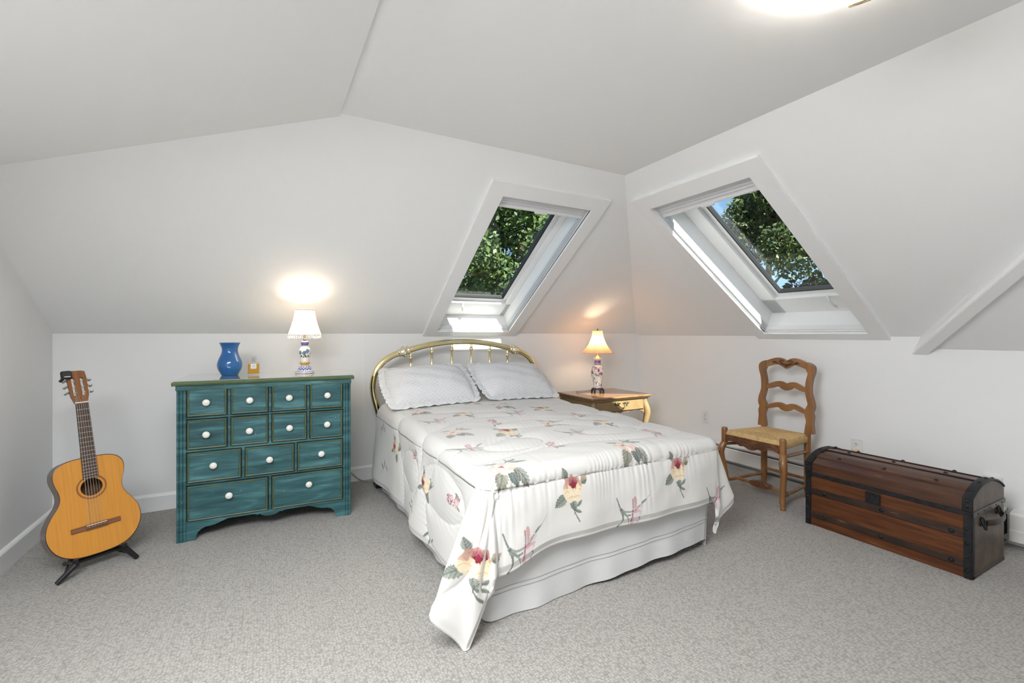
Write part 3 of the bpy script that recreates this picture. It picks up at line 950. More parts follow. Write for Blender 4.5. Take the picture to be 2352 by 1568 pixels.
# ------------------------------------------------------------------ bed
YH = 3.65
bed = thing('bed', 'full-size bed with arched brass headboard and white dust ruffle', 'bed', (0, 0, 0))
half = [(0.802, 0.30), (0.802, 0.47), (0.803, 0.52), (0.789, 0.59), (0.762, 0.69), (0.750, 0.765), (0.752, 0.83), (0.772, 0.897), (0.824, 0.973), (0.903, 1.024), (0.992, 1.054), (1.159, 1.098), (1.340, 1.126), (1.50, 1.134)]
hp = half + [(3.0 - a, b) for a, b in reversed(half[:-1])]
hp = cat_rom(hp, 5)
MB().tube([(a, YH, b) for a, b in hp], 0.024, 16).build('headboard_tube', BRASS, bed, 180)
for sx in (0.992, 2.008):
    s = 1 if sx < 1.5 else -1
    d = Vector((0.965 * s, 0, 0.262))
    fit = MB()
    path = [Vector((sx, YH, 1.054)) + d * q for q in (-0.048, -0.042, -0.036, -0.028, -0.02, -0.008, 0.0, 0.008, 0.02, 0.028, 0.036, 0.042, 0.048)]
    fit.tube(path, [0.0255, 0.034, 0.034, 0.028, 0.033, 0.040, 0.042, 0.040, 0.033, 0.028, 0.036, 0.036, 0.0255], 20)
    for k in range(10):
        a = 2 * PI * k / 10
        fit.sphere((sx - d.z * math.cos(a) * 0.038, YH + 0.038 * math.sin(a), 1.054 + d.x * s * math.cos(a) * 0.038), 0.009, 8, 6)
    fit.build('cast_collar', pmat('pale_brass_casting', (0.86, 0.78, 0.56), rough=0.2, metal=1.0), bed, 180)
for x, zt in ((1.049, 1.046), (1.228, 1.092), (1.406, 1.112), (1.585, 1.113), (1.764, 1.092), (1.943, 1.050)):
    s = MB()
    s.lathe([(0.0095, 0.45), (0.0095, 0.878), (0.012, 0.882), (0.018, 0.895), (0.020, 0.907), (0.017, 0.920), (0.011, 0.926), (0.013, 0.932), (0.0095, 0.938),
             (0.0095, zt - 0.062), (0.012, zt - 0.058), (0.015, zt - 0.048), (0.015, zt - 0.04), (0.011, zt - 0.032), (0.013, zt - 0.028), (0.0095, zt - 0.02), (0.0095, zt)], 14, (x, YH, 0))
    s.build('spindle', BRASS, bed, 50)
MB().tube([(0.80, YH, 0.45), (2.2, YH, 0.45)], 0.012, 12).build('lower_rail', BRASS, bed, 180)
for x in (0.815, 2.185):
    lg = MB()
    lg.lathe([(0.013, 0.0), (0.022, 0.006), (0.022, 0.022), (0.013, 0.028), (0.0135, 0.32)], 16, (x, YH, 0.026))
    lg.build('leg', pmat('satin_brass', (0.62, 0.45, 0.12), rough=0.35, metal=1.0), bed, 50)
    MB().box(x - 0.055, x + 0.05, YH - 0.06, YH + 0.05, 0.0, 0.028, 0.006).build('castor_cup', BLACK, bed)
for x in (0.86, 2.14):
    cs = MB()
    cs.lathe([(0.024, -0.012), (0.024, 0.012)], 16, (x + 0.05 if x < 1 else x - 0.05, 1.85, 0.025), axis='x', cap=True)
    cs.build('castor', pmat('grey_rubber', (0.2, 0.19, 0.17), rough=0.6), bed, 40)
MB().box(0.83, 2.17, 1.76, 3.62, 0.10, 0.33, 0.02).build('box_spring', WALL, bed)
MB().box(0.83, 2.17, 1.76, 3.60, 0.33, 0.575, 0.05).build('mattress', pmat('mattress_ticking', (0.75, 0.74, 0.72), rough=0.9), bed)


def grid_mesh(name, V, mats, parent=None, smooth=True):
    n, m, _ = V.shape
    idx = np.arange(n * m).reshape(n, m)
    q = np.stack([idx[:-1, :-1], idx[:-1, 1:], idx[1:, 1:], idx[1:, :-1]], -1).reshape(-1, 4)
    me = bpy.data.meshes.new(name)
    me.vertices.add(n * m)
    me.vertices.foreach_set('co', V.reshape(-1).astype(np.float32))
    me.loops.add(q.size)
    me.loops.foreach_set('vertex_index', q.reshape(-1).astype(np.int32))
    me.polygons.add(len(q))
    me.polygons.foreach_set('loop_start', (np.arange(len(q)) * 4).astype(np.int32))
    me.update(calc_edges=True)
    if smooth:
        me.shade_smooth()
    for k in (mats if isinstance(mats, list) else [mats]):
        me.materials.append(k)
    return link(name, me, parent)


# dust ruffle: left side, foot, right side
SKIRT = pmat('dust_ruffle_cotton', (0.66, 0.66, 0.655), rough=0.95, bump=0.25, bscale=420, dist=0.002, btype='voronoi')
line = []
for y in np.linspace(3.55, 1.74, 120): line.append((0.808, y, -1, 0))
for a in np.linspace(0, PI / 2, 8): line.append((0.838 - 0.03 * math.cos(a), 1.735 - 0.03 * math.sin(a), -math.cos(a), -math.sin(a)))
for x in np.linspace(0.85, 2.17, 150): line.append((x, 1.705, 0, -1))
for a in np.linspace(0, PI / 2, 8): line.append((2.17 + 0.03 * math.sin(a), 1.735 - 0.03 * math.cos(a), math.sin(a), -math.cos(a)))
for y in np.linspace(1.75, 3.55, 60): line.append((2.20, y, 1, 0))
line = np.array(line)
s = np.concatenate([[0], np.cumsum(np.hypot(np.diff(line[:, 0]), np.diff(line[:, 1])))])
nz_ = 26
V = np.zeros((nz_, len(line), 3))
hem = 0.006 + 0.008 * np.sin(s * 5.1) + np.where(line[:, 3] < -0.5, 0.045 * np.clip((line[:, 0] - 1.2) / 1.0, 0, 1), 0.0)
hem = np.maximum(hem, 0.004)
for i in range(nz_):
    k = i / (nz_ - 1)
    zz = 0.40 * (1 - k) + hem * k
    off = k ** 1.5 * (0.010 * np.sin(s * 7.3 + 0.4) + 0.007 * np.sin(s * 15.1 + 1.0) + 0.004 * np.sin(s * 31))
    V[i] = np.stack([line[:, 0] + line[:, 2] * off, line[:, 1] + line[:, 3] * off, zz], 1)
sk = grid_mesh('dust_ruffle', V, SKIRT, bed)


def ruffle_line(z0, z1, name):
    pts = []
    for j in range(0, len(line)):
        zt = z0 + (z1 - z0) * np.clip((line[j, 0] - 0.85) / 1.35, 0, 1)
        k = (0.40 - zt) / (0.40 - hem[j])
        i = min(nz_ - 2, int(k * (nz_ - 1)))
        f_ = k * (nz_ - 1) - i
        p = V[i, j] * (1 - f_) + V[i + 1, j] * f_
        pts.append((p[0] + line[j, 2] * 0.001, p[1] + line[j, 3] * 0.001, p[2]))
    MB().tube(pts, 0.0016, 5).build(name, pmat('grey_drawn_thread', (0.42, 0.42, 0.41), rough=0.9), sk, 180)


ruffle_line(0.128, 0.166, 'drawn_thread_line')
ruffle_line(0.110, 0.148, 'drawn_thread_line')

# ------------------------------------------------------------------ comforter
CX0, CX1, CY, CYH, CR, CZ = 0.835, 2.165, 1.722, 3.58, 0.055, 0.622
UL, UR, TF = 0.545, 0.42, 0.368


def comforter_surface():
    W = CX1 - CX0; T = CYH - CY
    u = np.concatenate([np.linspace(-UL, 0, 135, endpoint=False), np.linspace(0, W, 430, endpoint=False), np.linspace(W, W + UR, 80)])
    t = np.concatenate([np.linspace(0, T - 0.25, 350, endpoint=False), np.linspace(T - 0.25, T, 85, endpoint=False), np.linspace(T, T + TF, 160)])
    U, Tt = np.meshgrid(u, t)
    a = np.where(U < 0, -U, np.where(U > W, U - W, 0.0))
    sgn = np.where(U < W / 2, -1.0, 1.0)
    b = np.maximum(Tt - T, 0) * (1 + 0.17 * np.exp(-(np.maximum(U, 0) / 0.16) ** 2) * (U < W / 2))
    r = np.hypot(a, b) + 1e-9
    phi = np.arctan2(b, a)
    roll = CR * PI / 2
    off = np.where(r < roll, CR * np.sin(r / CR), CR)
    drop = np.where(r < roll, CR * (1 - np.cos(np.minimum(r, roll) / CR)), CR + (r - roll))
    ex = np.maximum(r - roll * 0.6, 0)
    taper = np.clip(np.sin(2 * phi), 0, 1) ** 0.45
    left = 0.50 * np.exp(-((phi - 0.27) / 0.22) ** 2) + 0.17 * np.exp(-((phi - 0.72) / 0.26) ** 2) + 0.15 * np.exp(-((phi - 1.22) / 0.14) ** 2)
    right = 0.42 * np.exp(-((phi - 0.20) / 0.18) ** 2) - 0.06 * np.exp(-((phi - 0.66) / 0.3) ** 2)
    k = np.where(sgn < 0, left, right) * taper
    hang = np.clip((r - roll) / 0.4, 0, 1)
    # free-hanging side panels: flare and soft waves
    side = (b <= 0) & (a > 0)
    foot = (a <= 0) & (b > 0)
    wave_s = 0.07 + 0.05 * np.sin(Tt * 6.3 + 0.5) + 0.03 * np.sin(Tt * 13.0)
    wave_f = 0.05 + 0.03 * np.sin(U * 7.0 + 1.2) + 0.022 * np.sin(U * 17.0)
    mixw = np.cos(phi) ** 2 * wave_s + np.sin(phi) ** 2 * wave_f
    kk = k + mixw * 0.9
    out = kk * ex
    drop2 = np.where(r > roll, CR + np.sqrt(np.maximum((r - roll) ** 2 - out ** 2, 0.0001)) * 1.0, drop)
    drop2 = np.where(r > roll, drop2, drop)
    tot = off + out
    X = np.where(U < 0, CX0, np.where(U > W, CX1, CX0 + U)) + sgn * np.cos(phi) * tot * (a > 0)
    Y = np.where(Tt > T, CY, CYH - Tt) - np.sin(phi) * tot * (b > 0)
    Z = CZ - drop2
    # gentle crown and sag of the top
    xn = np.clip(U / W, 0, 1); yn = np.clip(Tt / T, 0, 1)
    top = np.clip(1 - r / roll, 0, 1)
    Z = Z + top * (0.018 * np.sin(PI * xn) + 0.030 * (1 - yn) * (1 - 0.35 * np.abs(xn - 0.5)) - 0.014 * yn ** 3)
    P = np.stack([X, Y, Z], -1)
    return U, Tt, P, W, T


def seam_distance(U, Tt, W, T):
    seams = []
    q = np.linspace(-UL, W + UR, 260)
    seams.append(np.stack([np.linspace(-0.02, W + 0.02, 200), np.full(200, T + 0.095)], 1))
    seams.append(np.stack([q[(q > 0.0) & (q < W)], T - 0.17 + 0.035 * np.sin(q[(q > 0.0) & (q < W)] * 5.2 + 2.2)], 1))
    seams.append(np.stack([q, T - 0.50 + 0.11 * np.sin(q * 6.4 + 0.6)], 1))
    seams.append(np.stack([q, T - 0.86 + 0.13 * np.sin(q * 5.4 + 2.6)], 1))
    seams.append(np.stack([q, T - 1.22 + 0.11 * np.sin(q * 6.0 + 4.2)], 1))
    th = np.linspace(0, 2 * PI, 120)
    for cx, cy, rx, ry in ((0.30, T - 0.34, 0.17, 0.10), (0.95, T - 0.36, 0.2, 0.09), (0.58, T - 0.70, 0.2, 0.1), (1.12, T - 0.72, 0.13, 0.12), (-0.24, T - 0.42, 0.12, 0.28), (-0.27, T - 0.95, 0.11, 0.2)):
        seams.append(np.stack([cx + rx * np.cos(th), cy + ry * np.sin(th)], 1))
    seams.append(np.stack([np.linspace(-UL * 0.9, 0.02, 120), T + 0.02 + 0.10 * np.sin(np.linspace(0, 3.0, 120)) - np.linspace(-0.12, 0.0, 120)], 1))
    seams.append(np.stack([np.linspace(0.03, -0.30, 100), np.linspace(T + 0.10, T + 0.30, 100)], 1))
    S = np.concatenate(seams)
    gu = np.linspace(-UL, W + UR, 330); gt = np.linspace(0, T + TF, 300)
    G = np.stack(np.meshgrid(gu, gt), -1).reshape(-1, 2)
    D = np.full(len(G), 9.0)
    for i in range(0, len(S), 60):
        c = S[i:i + 60]
        D = np.minimum(D, ((G[:, None, :] - c[None]) ** 2).sum(-1).min(1))
    D = np.sqrt(D).reshape(300, 330)
    fu = (U + UL) / (W + UR + UL) * 329; ft = Tt / (T + TF) * 299
    iu = np.clip(fu.astype(int), 0, 328); it = np.clip(ft.astype(int), 0, 298)
    a = fu - iu; b = ft - it
    return D[it, iu] * (1 - a) * (1 - b) + D[it, iu + 1] * a * (1 - b) + D[it + 1, iu] * (1 - a) * b + D[it + 1, iu + 1] * a * b


def grid_normals(P):
    du = np.gradient(P, axis=1); dt = np.gradient(P, axis=0)
    n = np.cross(dt, du)
    n /= np.linalg.norm(n, axis=-1, keepdims=True) + 1e-12
    return n


def comforter_points():
    U, Tt, P, W, T = comforter_surface()
    n = grid_normals(P)
    D = seam_distance(U, Tt, W, T)
    h = 0.013 * (1 - np.exp(-(D / 0.045) ** 1.3)) - 0.003 * np.exp(-(D / 0.006) ** 2)
    # gathers fanning out of the foot seam
    ts = T + 0.095
    dd = np.abs(Tt - ts)
    ph = 7 * np.sin(U * 9.0) + 4 * np.sin(U * 23.0) + 6 * (Tt - ts) * np.sin(U * 5)
    h += 0.0014 * np.exp(-dd / 0.06) * (0.6 + 0.4 * np.sin(U * 13.0)) * np.sin(U * 2 * PI / 0.030 + ph) * (U > -0.03) * (U < W + 0.03)
    h += 0.0016 * np.exp(-dd / 0.16) * np.sin(U * 2 * PI / 0.083 + 1.3 * ph) * (0.5 + 0.5 * np.sin(U * 8.0 + 1)) * (U > 0) * (U < W)
    # light puckers along every seam
    h += 0.0006 * np.exp(-D / 0.04) * np.sin(U * 2 * PI / 0.03 + Tt * 40 + 5 * np.sin(Tt * 9)) * (Tt < T)
    h += 0.0030 * np.sin(U * 21 + 3 * np.sin(Tt * 9)) * np.sin(Tt * 17 + 2 * np.sin(U * 7)) * 0.6
    e = np.minimum(np.minimum(U + UL, W + UR - U), T + TF - Tt)
    h *= np.clip(e / 0.03, 0.2, 1)
    P = P + n * h[..., None]
    # rolled hem
    P[..., 2] = np.maximum(P[..., 2], 0.012)
    return P, U, Tt


P, UU, TT = comforter_points()
nrm = grid_normals(P)
if nrm[200, 300, 2] < 0: nrm = -nrm
hemrows = []
for k in range(1, 6):
    a = PI * k / 5
    hemrows.append(P[-1] - nrm[-1] * 0.010 * (1 - math.cos(a)) + np.array([0, 0, -1.0]) * 0.010 * math.sin(a))
Pf = np.concatenate([P, np.array(hemrows)], 0)
lcol = []
for k in range(5, 0, -1):
    a = PI * k / 5
    nl = np.concatenate([nrm[:, 0], np.tile(nrm[-1, 0], (5, 1))])
    lcol.append(Pf[:, 0] - nl * 0.010 * (1 - math.cos(a)) + np.array([0, 0, -1.0]) * 0.010 * math.sin(a))
Pf = np.concatenate([np.stack(lcol, 1), Pf], 1)
Pf[..., 2] = np.maximum(Pf[..., 2], 0.003)
UU = np.pad(UU, ((0, 5), (5, 0)), mode='edge'); TT = np.pad(TT, ((0, 5), (5, 0)), mode='edge')
# printed flowers -----------------------------------------------------------
def L3(*c): return np.array(lin(c))


LEAF_D, LEAF_M, LEAF_L = L3(58, 74, 68), L3(98, 112, 100), L3(158, 164, 148)


class Printer:
    """paints motifs on the vertices that lie near a printed flower"""
    def __init__(self, pts, nor, base, u, t):
        self.u = u.reshape(-1); self.t = t.reshape(-1)
        self.P = pts.reshape(-1, 3); self.N = nor.reshape(-1, 3)
        self.C = np.tile(base, (len(self.P), 1))

    def begin(self, c, e1, e2, size, fade=1.0):
        c = np.array(c, float); e1 = np.array(e1, float); e2 = np.array(e2, float)
        e1 /= np.linalg.norm(e1); e2 = e2 - e1 * (e1 @ e2); e2 /= np.linalg.norm(e2)
        en = np.cross(e1, e2)
        d = self.P - c
        i = np.where((np.abs(d) < size * 1.4).all(1))[0]
        d = d[i]
        k = (np.abs(d @ en) < 0.09) & (self.N[i] @ en > 0.12)
        self.i = i[k]; d = d[k]
        self.x = d @ e1 / size; self.y = d @ e2 / size; self.fade = fade

    def begin_cloth(self, u, t, size, fade=1.0):
        """the flat print: local axes are the cloth's own width and length"""
        self.i = np.where((np.abs(self.u - u) < size) & (np.abs(self.t - t) < size))[0]
        self.x = (self.u[self.i] - u) / size; self.y = (t - self.t[self.i]) / size; self.fade = fade

    def put(self, mask, col):
        if mask.any():
            ii = self.i[mask]
            col = col[mask] if getattr(col, 'ndim', 1) == 2 else col
            self.C[ii] = self.C[ii] * (1 - self.fade) + col * self.fade

    def leaf(self, x0, y0, x1, y1, w, a=LEAF_D, b=LEAF_L, bend=0.0):
        dx, dy = x1 - x0, y1 - y0; L = math.hypot(dx, dy)
        t = ((self.x - x0) * dx + (self.y - y0) * dy) / L ** 2
        s = (-(self.x - x0) * dy + (self.y - y0) * dx) / L - bend * np.sin(np.clip(t, 0, 1) * PI)
        tt = np.clip(t, 0, 1)
        hw = w * np.sin(PI * tt ** 0.75) ** 0.8 * (1 + 0.10 * np.sin(tt * 44) * (w > 0.06))
        m = (t > 0) & (t < 1) & (np.abs(s) < hw)
        k = np.clip(0.5 + 0.5 * s / (hw + 1e-6), 0, 1)
        k = np.clip(0.55 * k + 0.28 * np.sin((t * 2.2 + np.abs(s) / w * -0.8) * 14) + 0.15, 0, 1)
        col = a[None] * (1 - k[:, None]) + b[None] * k[:, None]
        col = np.where((np.abs(s) < 0.06 * w + 0.004)[:, None], LEAF_D[None] * 0.8, col)
        self.put(m, col)

    def stem(self, pts, w0, w1, col=L3(88, 92, 84)):
        q = np.array(cat_rom(pts, 8))
        d2 = (self.x[:, None] - q[None, :, 0]) ** 2 + (self.y[:, None] - q[None, :, 1]) ** 2
        j = d2.argmin(1); d = np.sqrt(d2.min(1))
        w = w0 + (w1 - w0) * j / (len(q) - 1)
        k = np.clip(d / w, 0, 1)
        self.put(d < w, col[None] * (0.75 + 0.5 * k[:, None]))

    def petal(self, x, y, rx, ry, rot, c0, c1, wob=0.06, nw=7, ph=0.0):
        c, s = math.cos(rot), math.sin(rot)
        a = ((self.x - x) * c + (self.y - y) * s) / rx; b = (-(self.x - x) * s + (self.y - y) * c) / ry
        rr = np.hypot(a, b); th = np.arctan2(b, a)
        k = np.clip(0.5 + 0.5 * b + 0.12 * np.sin(th * 9 + ph), 0, 1)[:, None]
        self.put(rr < 1 + wob * np.sin(nw * th + ph), c0[None] * (1 - k) + c1[None] * k)

    def rose(self, flip=1):
        f = flip
        pink, tanp, cream, cr2, wine, mauve = L3(176, 130, 120), L3(190, 156, 138), L3(226, 206, 168), L3(236, 226, 204), L3(118, 24, 46), L3(158, 92, 104)
        self.stem([(f * -0.04, -0.22), (f * 0.02, -0.5), (f * 0.12, -0.72), (f * 0.20, -0.86)], 0.016, 0.02, L3(92, 92, 82))
        self.stem([(f * 0.03, -0.66), (f * 0.06, -0.50), (f * 0.14, -0.40)], 0.011, 0.011)
        self.leaf(f * 0.13, -0.44, f * 0.30, -0.28, 0.055); self.leaf(f * 0.08, -0.54, f * 0.28, -0.62, 0.05)
        self.leaf(f * -0.22, -0.10, f * -0.62, -0.34, 0.16); self.leaf(f * -0.05, -0.2, f * 0.10, -0.58, 0.11)
        self.leaf(f * -0.18, 0.34, f * -0.30, 0.66, 0.10)
        self.stem([(f * 0.20, 0.12), (f * 0.34, 0.20)], 0.03, 0.03, L3(80, 92, 78))
        self.petal(f * 0.40, 0.28, 0.10, 0.14, f * -0.5, L3(112, 118, 96), L3(184, 150, 128)); self.leaf(f * 0.32, 0.18, f * 0.50, 0.24, 0.07)
        for q in (0.44, 0.50, 0.55): self.stem([(f * q, 0.36), (f * (q + 0.07), 0.48 - (q - 0.44))], 0.012, 0.008)
        self.petal(0.0, 0.08, 0.31, 0.36, 0, cream, pink, 0.05, 9)
        self.petal(0.0, 0.22, 0.25, 0.22, 0, tanp, pink, 0.05, 8, 1)
        for x, y, rx, ry, ro in ((-0.2, -0.06, 0.12, 0.17, 0.5), (0.2, -0.04, 0.11, 0.16, -0.5), (-0.06, -0.2, 0.15, 0.10, 0.2), (0.12, -0.2, 0.14, 0.09, -0.3)):
            self.petal(f * x, y, rx, ry, f * ro, cr2, cream, 0.07, 6, x * 9)
            self.stem([(f * x - rx * 0.7, y + 0.03), (f * x, y + ry * 0.55), (f * x + rx * 0.7, y + 0.04)], 0.009, 0.009, L3(196, 158, 124))
        self.petal(f * 0.02, 0.20, 0.15, 0.17, 0, wine, mauve, 0.12, 6)
        self.petal(f * 0.03, 0.16, 0.105, 0.11, 0, wine, wine * 1.2, 0.2, 5)
        self.petal(f * -0.09, 0.05, 0.06, 0.14, 0.35 * f, cr2, cream, 0.1, 5); self.petal(f * 0.16, 0.08, 0.05, 0.13, -0.3 * f, cr2, cream, 0.1, 5)
        self.petal(0.02, -0.02, 0.12, 0.10, 0, cr2, cream, 0.16, 7)
        self.stem([(f * -0.16, 0.30), (0, 0.37), (f * 0.16, 0.30)], 0.010, 0.010, L3(150, 96, 100))

    def iris(self, f=1):
        g1, g2 = L3(84, 96, 90), L3(140, 146, 138)
        self.stem([(f * -0.55, 0.34), (f * -0.46, 0.12), (f * -0.36, -0.06)], 0.02, 0.025, g1)
        self.stem([(f * -0.40, 0.0), (f * -0.32, -0.22), (f * -0.36, -0.42), (f * -0.58, -0.52)], 0.042, 0.008, g1)
        self.stem([(f * -0.40, 0.02), (f * -0.22, -0.10), (f * 0.02, -0.12)], 0.03, 0.03, g2); self.stem([(f * -0.38, -0.02), (f * -0.2, -0.2), (f * 0.02, -0.2)], 0.026, 0.022, g1)
        self.stem([(f * -0.34, -0.08), (f * -0.16, -0.26), (f * -0.06, -0.52)], 0.045, 0.012, g2)
        wh, pk, rd = L3(206, 200, 202), L3(196, 142, 138), L3(150, 60, 82)
        self.petal(f * 0.10, 0.10, 0.075, 0.20, -0.12 * f, L3(176, 150, 146), pk, 0.05, 4); self.petal(f * 0.05, 0.08, 0.045, 0.18, 0.1 * f, wh, L3(186, 176, 174), 0.06, 4)
        self.petal(f * 0.22, -0.06, 0.20, 0.08, 0.5 * f, wh, L3(180, 172, 174), 0.08, 5); self.petal(f * 0.16, -0.20, 0.17, 0.10, 0.2 * f, wh, pk, 0.1, 5)
        self.petal(f * 0.14, -0.34, 0.15, 0.17, -0.2 * f, wh, L3(214, 208, 210), 0.12, 6); self.petal(f * 0.0, -0.36, 0.06, 0.19, 0.15 * f, pk, wh, 0.1, 5)
        self.stem([(f * 0.03, 0.22), (f * 0.04, 0.0), (f * 0.02, -0.14), (f * -0.02, -0.4)], 0.014, 0.022, rd); self.stem([(f * 0.02, -0.14), (f * 0.18, -0.06), (f * 0.3, 0.04)], 0.012, 0.012, rd)
        self.stem([(f * 0.22, -0.3), (f * 0.28, -0.38), (f * 0.2, -0.46)], 0.014, 0.012, L3(140, 80, 110))
        self.leaf(f * 0.32, 0.06, f * 0.55, 0.18, 0.035); self.stem([(f * 0.54, 0.18), (f * 0.66, 0.28), (f * 0.74, 0.40)], 0.012, 0.006, g2)

    def peony(self, f=1):
        pk, cr, wine = L3(214, 180, 168), L3(230, 218, 204), L3(120, 60, 80)
        self.stem([(f * 0.28, 0.62), (f * 0.24, 0.42), (f * 0.1, 0.26), (f * 0.0, 0.2)], 0.02, 0.012)
        self.stem([(f * 0.2, 0.34), (f * 0.05, 0.36), (f * -0.1, 0.36)], 0.01, 0.008); self.stem([(f * 0.2, 0.36), (f * 0.3, 0.28)], 0.012, 0.01)
        self.leaf(f * -0.04, 0.36, f * -0.40, 0.46, 0.07, L3(112, 136, 128), L3(176, 188, 180)); self.leaf(f * 0.24, 0.34, f * 0.54, 0.50, 0.08, L3(104, 130, 124), L3(170, 184, 176)); self.leaf(f * 0.28, 0.28, f * 0.74, 0.18, 0.08, L3(90, 116, 110), L3(196, 190, 180))
        self.leaf(f * -0.18, -0.16, f * -0.42, -0.60, 0.17, L3(96, 100, 84), L3(150, 146, 124)); self.leaf(f * 0.02, -0.16, f * 0.14, -0.56, 0.15, L3(42, 60, 58), L3(112, 126, 128)); self.leaf(f * 0.18, -0.12, f * 0.46, -0.66, 0.14, L3(82, 82, 62), L3(168, 172, 166))
        for q in range(9):
            a = q * 2 * PI / 9 + 0.2
            self.petal(f * -0.05 + 0.21 * math.cos(a), 0.05 + 0.15 * math.sin(a), 0.16, 0.12, a, cr if q % 2 else pk, pk if q % 2 else cr, 0.09, 6, q)
        for q in range(6):
            a = q * PI / 3 + 0.5
            self.petal(f * -0.07 + 0.10 * math.cos(a), 0.06 + 0.07 * math.sin(a), 0.10, 0.07, a, cr, L3(222, 200, 192), 0.1, 5, q)
        self.petal(f * -0.08, 0.10, 0.075, 0.05, 0, wine, L3(190, 140, 150), 0.25, 6); self.stem([(f * -0.03, 0.14), (f * -0.02, 0.02)], 0.02, 0.012, wine)

    def hyacinth(self, f=1, seed=0):
        g = random.Random(seed)
        self.stem([(f * 0.0, -0.1), (f * 0.10, -0.42), (f * 0.30, -0.44)], 0.02, 0.012); self.leaf(f * 0.16, -0.40, f * 0.30, -0.05, 0.05); self.leaf(f * -0.1, -0.3, f * -0.22, -0.52, 0.05)
        self.leaf(f * -0.16, 0.1, f * -0.2, 0.32, 0.03)
        for q in range(46):
            y = g.uniform(-0.42, 0.46); w = 0.17 * (1 - 0.5 * max(0, y))
            x = g.uniform(-w, w)
            c = [L3(186, 124, 136), L3(206, 160, 164), L3(150, 78, 96), L3(214, 182, 178)][q % 4]
            self.petal(f * x, y, 0.035, 0.06, g.uniform(-0.6, 0.6), c, c * 0.85, 0.15, 5, q)

    def sprig(self, f=1):
        self.stem([(f * -0.3, 0.3), (f * 0.0, 0.0), (f * 0.22, -0.36)], 0.018, 0.012); self.leaf(f * -0.1, 0.1, f * 0.12, 0.36, 0.06); self.leaf(f * 0.04, -0.06, f * 0.34, 0.08, 0.05); self.leaf(f * 0.12, -0.2, f * -0.08, -0.42, 0.05)


BASEC = np.array(lin((215, 213, 209)))
PN = grid_normals(Pf)
if PN[200, 300, 2] < 0: PN = -PN
pr_ = Printer(Pf, PN, BASEC, UU, TT)
XU, YU, ZU = (1, 0, 0), (0, 1, 0), (0, 0, 1)
FLOWERS = [
    ('rose', (0.724, 1.628, 0.293), (0.53, -0.85, 0.0), (0.3, 0.19, 0.93), 0.15, 1, 0.85),
    ('rose', (0.377, 2.015), None, None, 0.16, 1, 0.85),
    ('rose', (1.042, 2.022), None, None, 0.16, 1, 0.85),
    ('iris', (0.111, 2.147), None, None, 0.17, 1, 0.85),
    ('iris', (0.721, 2.147), None, None, 0.165, 1, 0.85),
    ('iris', (2.178, 1.655, 0.319), (1.0, -0.09, 0.0), (-0.0, -0.03, 1.0), 0.16, 1, 0.85),
    ('peony', (0.077, 1.846), None, None, 0.17, 1, 0.85),
    ('peony', (0.761, 1.852), None, None, 0.17, 1, 0.85),
    ('hyacinth', (-0.222, 1.614), None, None, 0.13, 1, 0.85),
    ('hyacinth', (-0.157, 1.002), None, None, 0.13, 1, 0.85),
    ('rose', (-0.258, 1.231), None, None, 0.14, 1, 0.85),
    ('rose', (-0.206, 0.583), None, None, 0.14, 1, 0.85),
    ('sprig', (-0.44, 1.043), None, None, 0.15, 1, 0.85),
    ('sprig', (-0.501, 1.314), None, None, 0.15, -1, 0.85),
    ('sprig', (-0.396, 0.335), None, None, 0.16, 1, 0.85),
    ('sprig', (-0.149, 0.239), None, None, 0.15, 1, 0.85),
    ('peony', (0.121, 0.469), None, None, 0.15, 1, 0.62),  # bed-top prints are paler: skylight sheen put into their colour
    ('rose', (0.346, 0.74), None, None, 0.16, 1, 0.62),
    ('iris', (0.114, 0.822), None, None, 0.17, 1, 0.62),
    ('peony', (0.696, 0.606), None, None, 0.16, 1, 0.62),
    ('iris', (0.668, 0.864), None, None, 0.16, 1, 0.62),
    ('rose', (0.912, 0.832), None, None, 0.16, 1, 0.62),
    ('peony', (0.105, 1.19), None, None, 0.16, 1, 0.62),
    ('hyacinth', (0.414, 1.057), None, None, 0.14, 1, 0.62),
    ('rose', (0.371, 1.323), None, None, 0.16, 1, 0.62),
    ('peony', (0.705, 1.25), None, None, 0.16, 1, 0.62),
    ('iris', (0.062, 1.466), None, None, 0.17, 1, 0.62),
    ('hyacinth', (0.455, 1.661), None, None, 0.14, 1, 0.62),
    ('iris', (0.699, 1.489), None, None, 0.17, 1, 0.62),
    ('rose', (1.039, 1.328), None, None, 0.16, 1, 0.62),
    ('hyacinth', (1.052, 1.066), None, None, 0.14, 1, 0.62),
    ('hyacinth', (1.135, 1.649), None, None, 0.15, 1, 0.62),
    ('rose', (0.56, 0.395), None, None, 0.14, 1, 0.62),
    ('sprig', (2.216, 1.671, 0.131), (-0.0, -1.0, 0.0), (0.18, -0.0, 0.98), 0.17, 1, 0.85),
]

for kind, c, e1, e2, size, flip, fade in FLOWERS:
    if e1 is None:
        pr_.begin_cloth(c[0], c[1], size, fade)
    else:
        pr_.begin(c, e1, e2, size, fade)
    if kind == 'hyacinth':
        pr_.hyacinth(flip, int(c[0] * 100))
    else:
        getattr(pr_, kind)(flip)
COMF = pmat('printed_comforter_cotton', (0.8, 0.8, 0.8), rough=0.85, attr=True, bump=0.12, bscale=900, dist=0.001, sheen=0.1, spec=0.25)
cf = grid_mesh('comforter', Pf, COMF)
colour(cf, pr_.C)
tag(cf, 'white quilted comforter printed with roses and irises, draped over the bed', 'comforter')

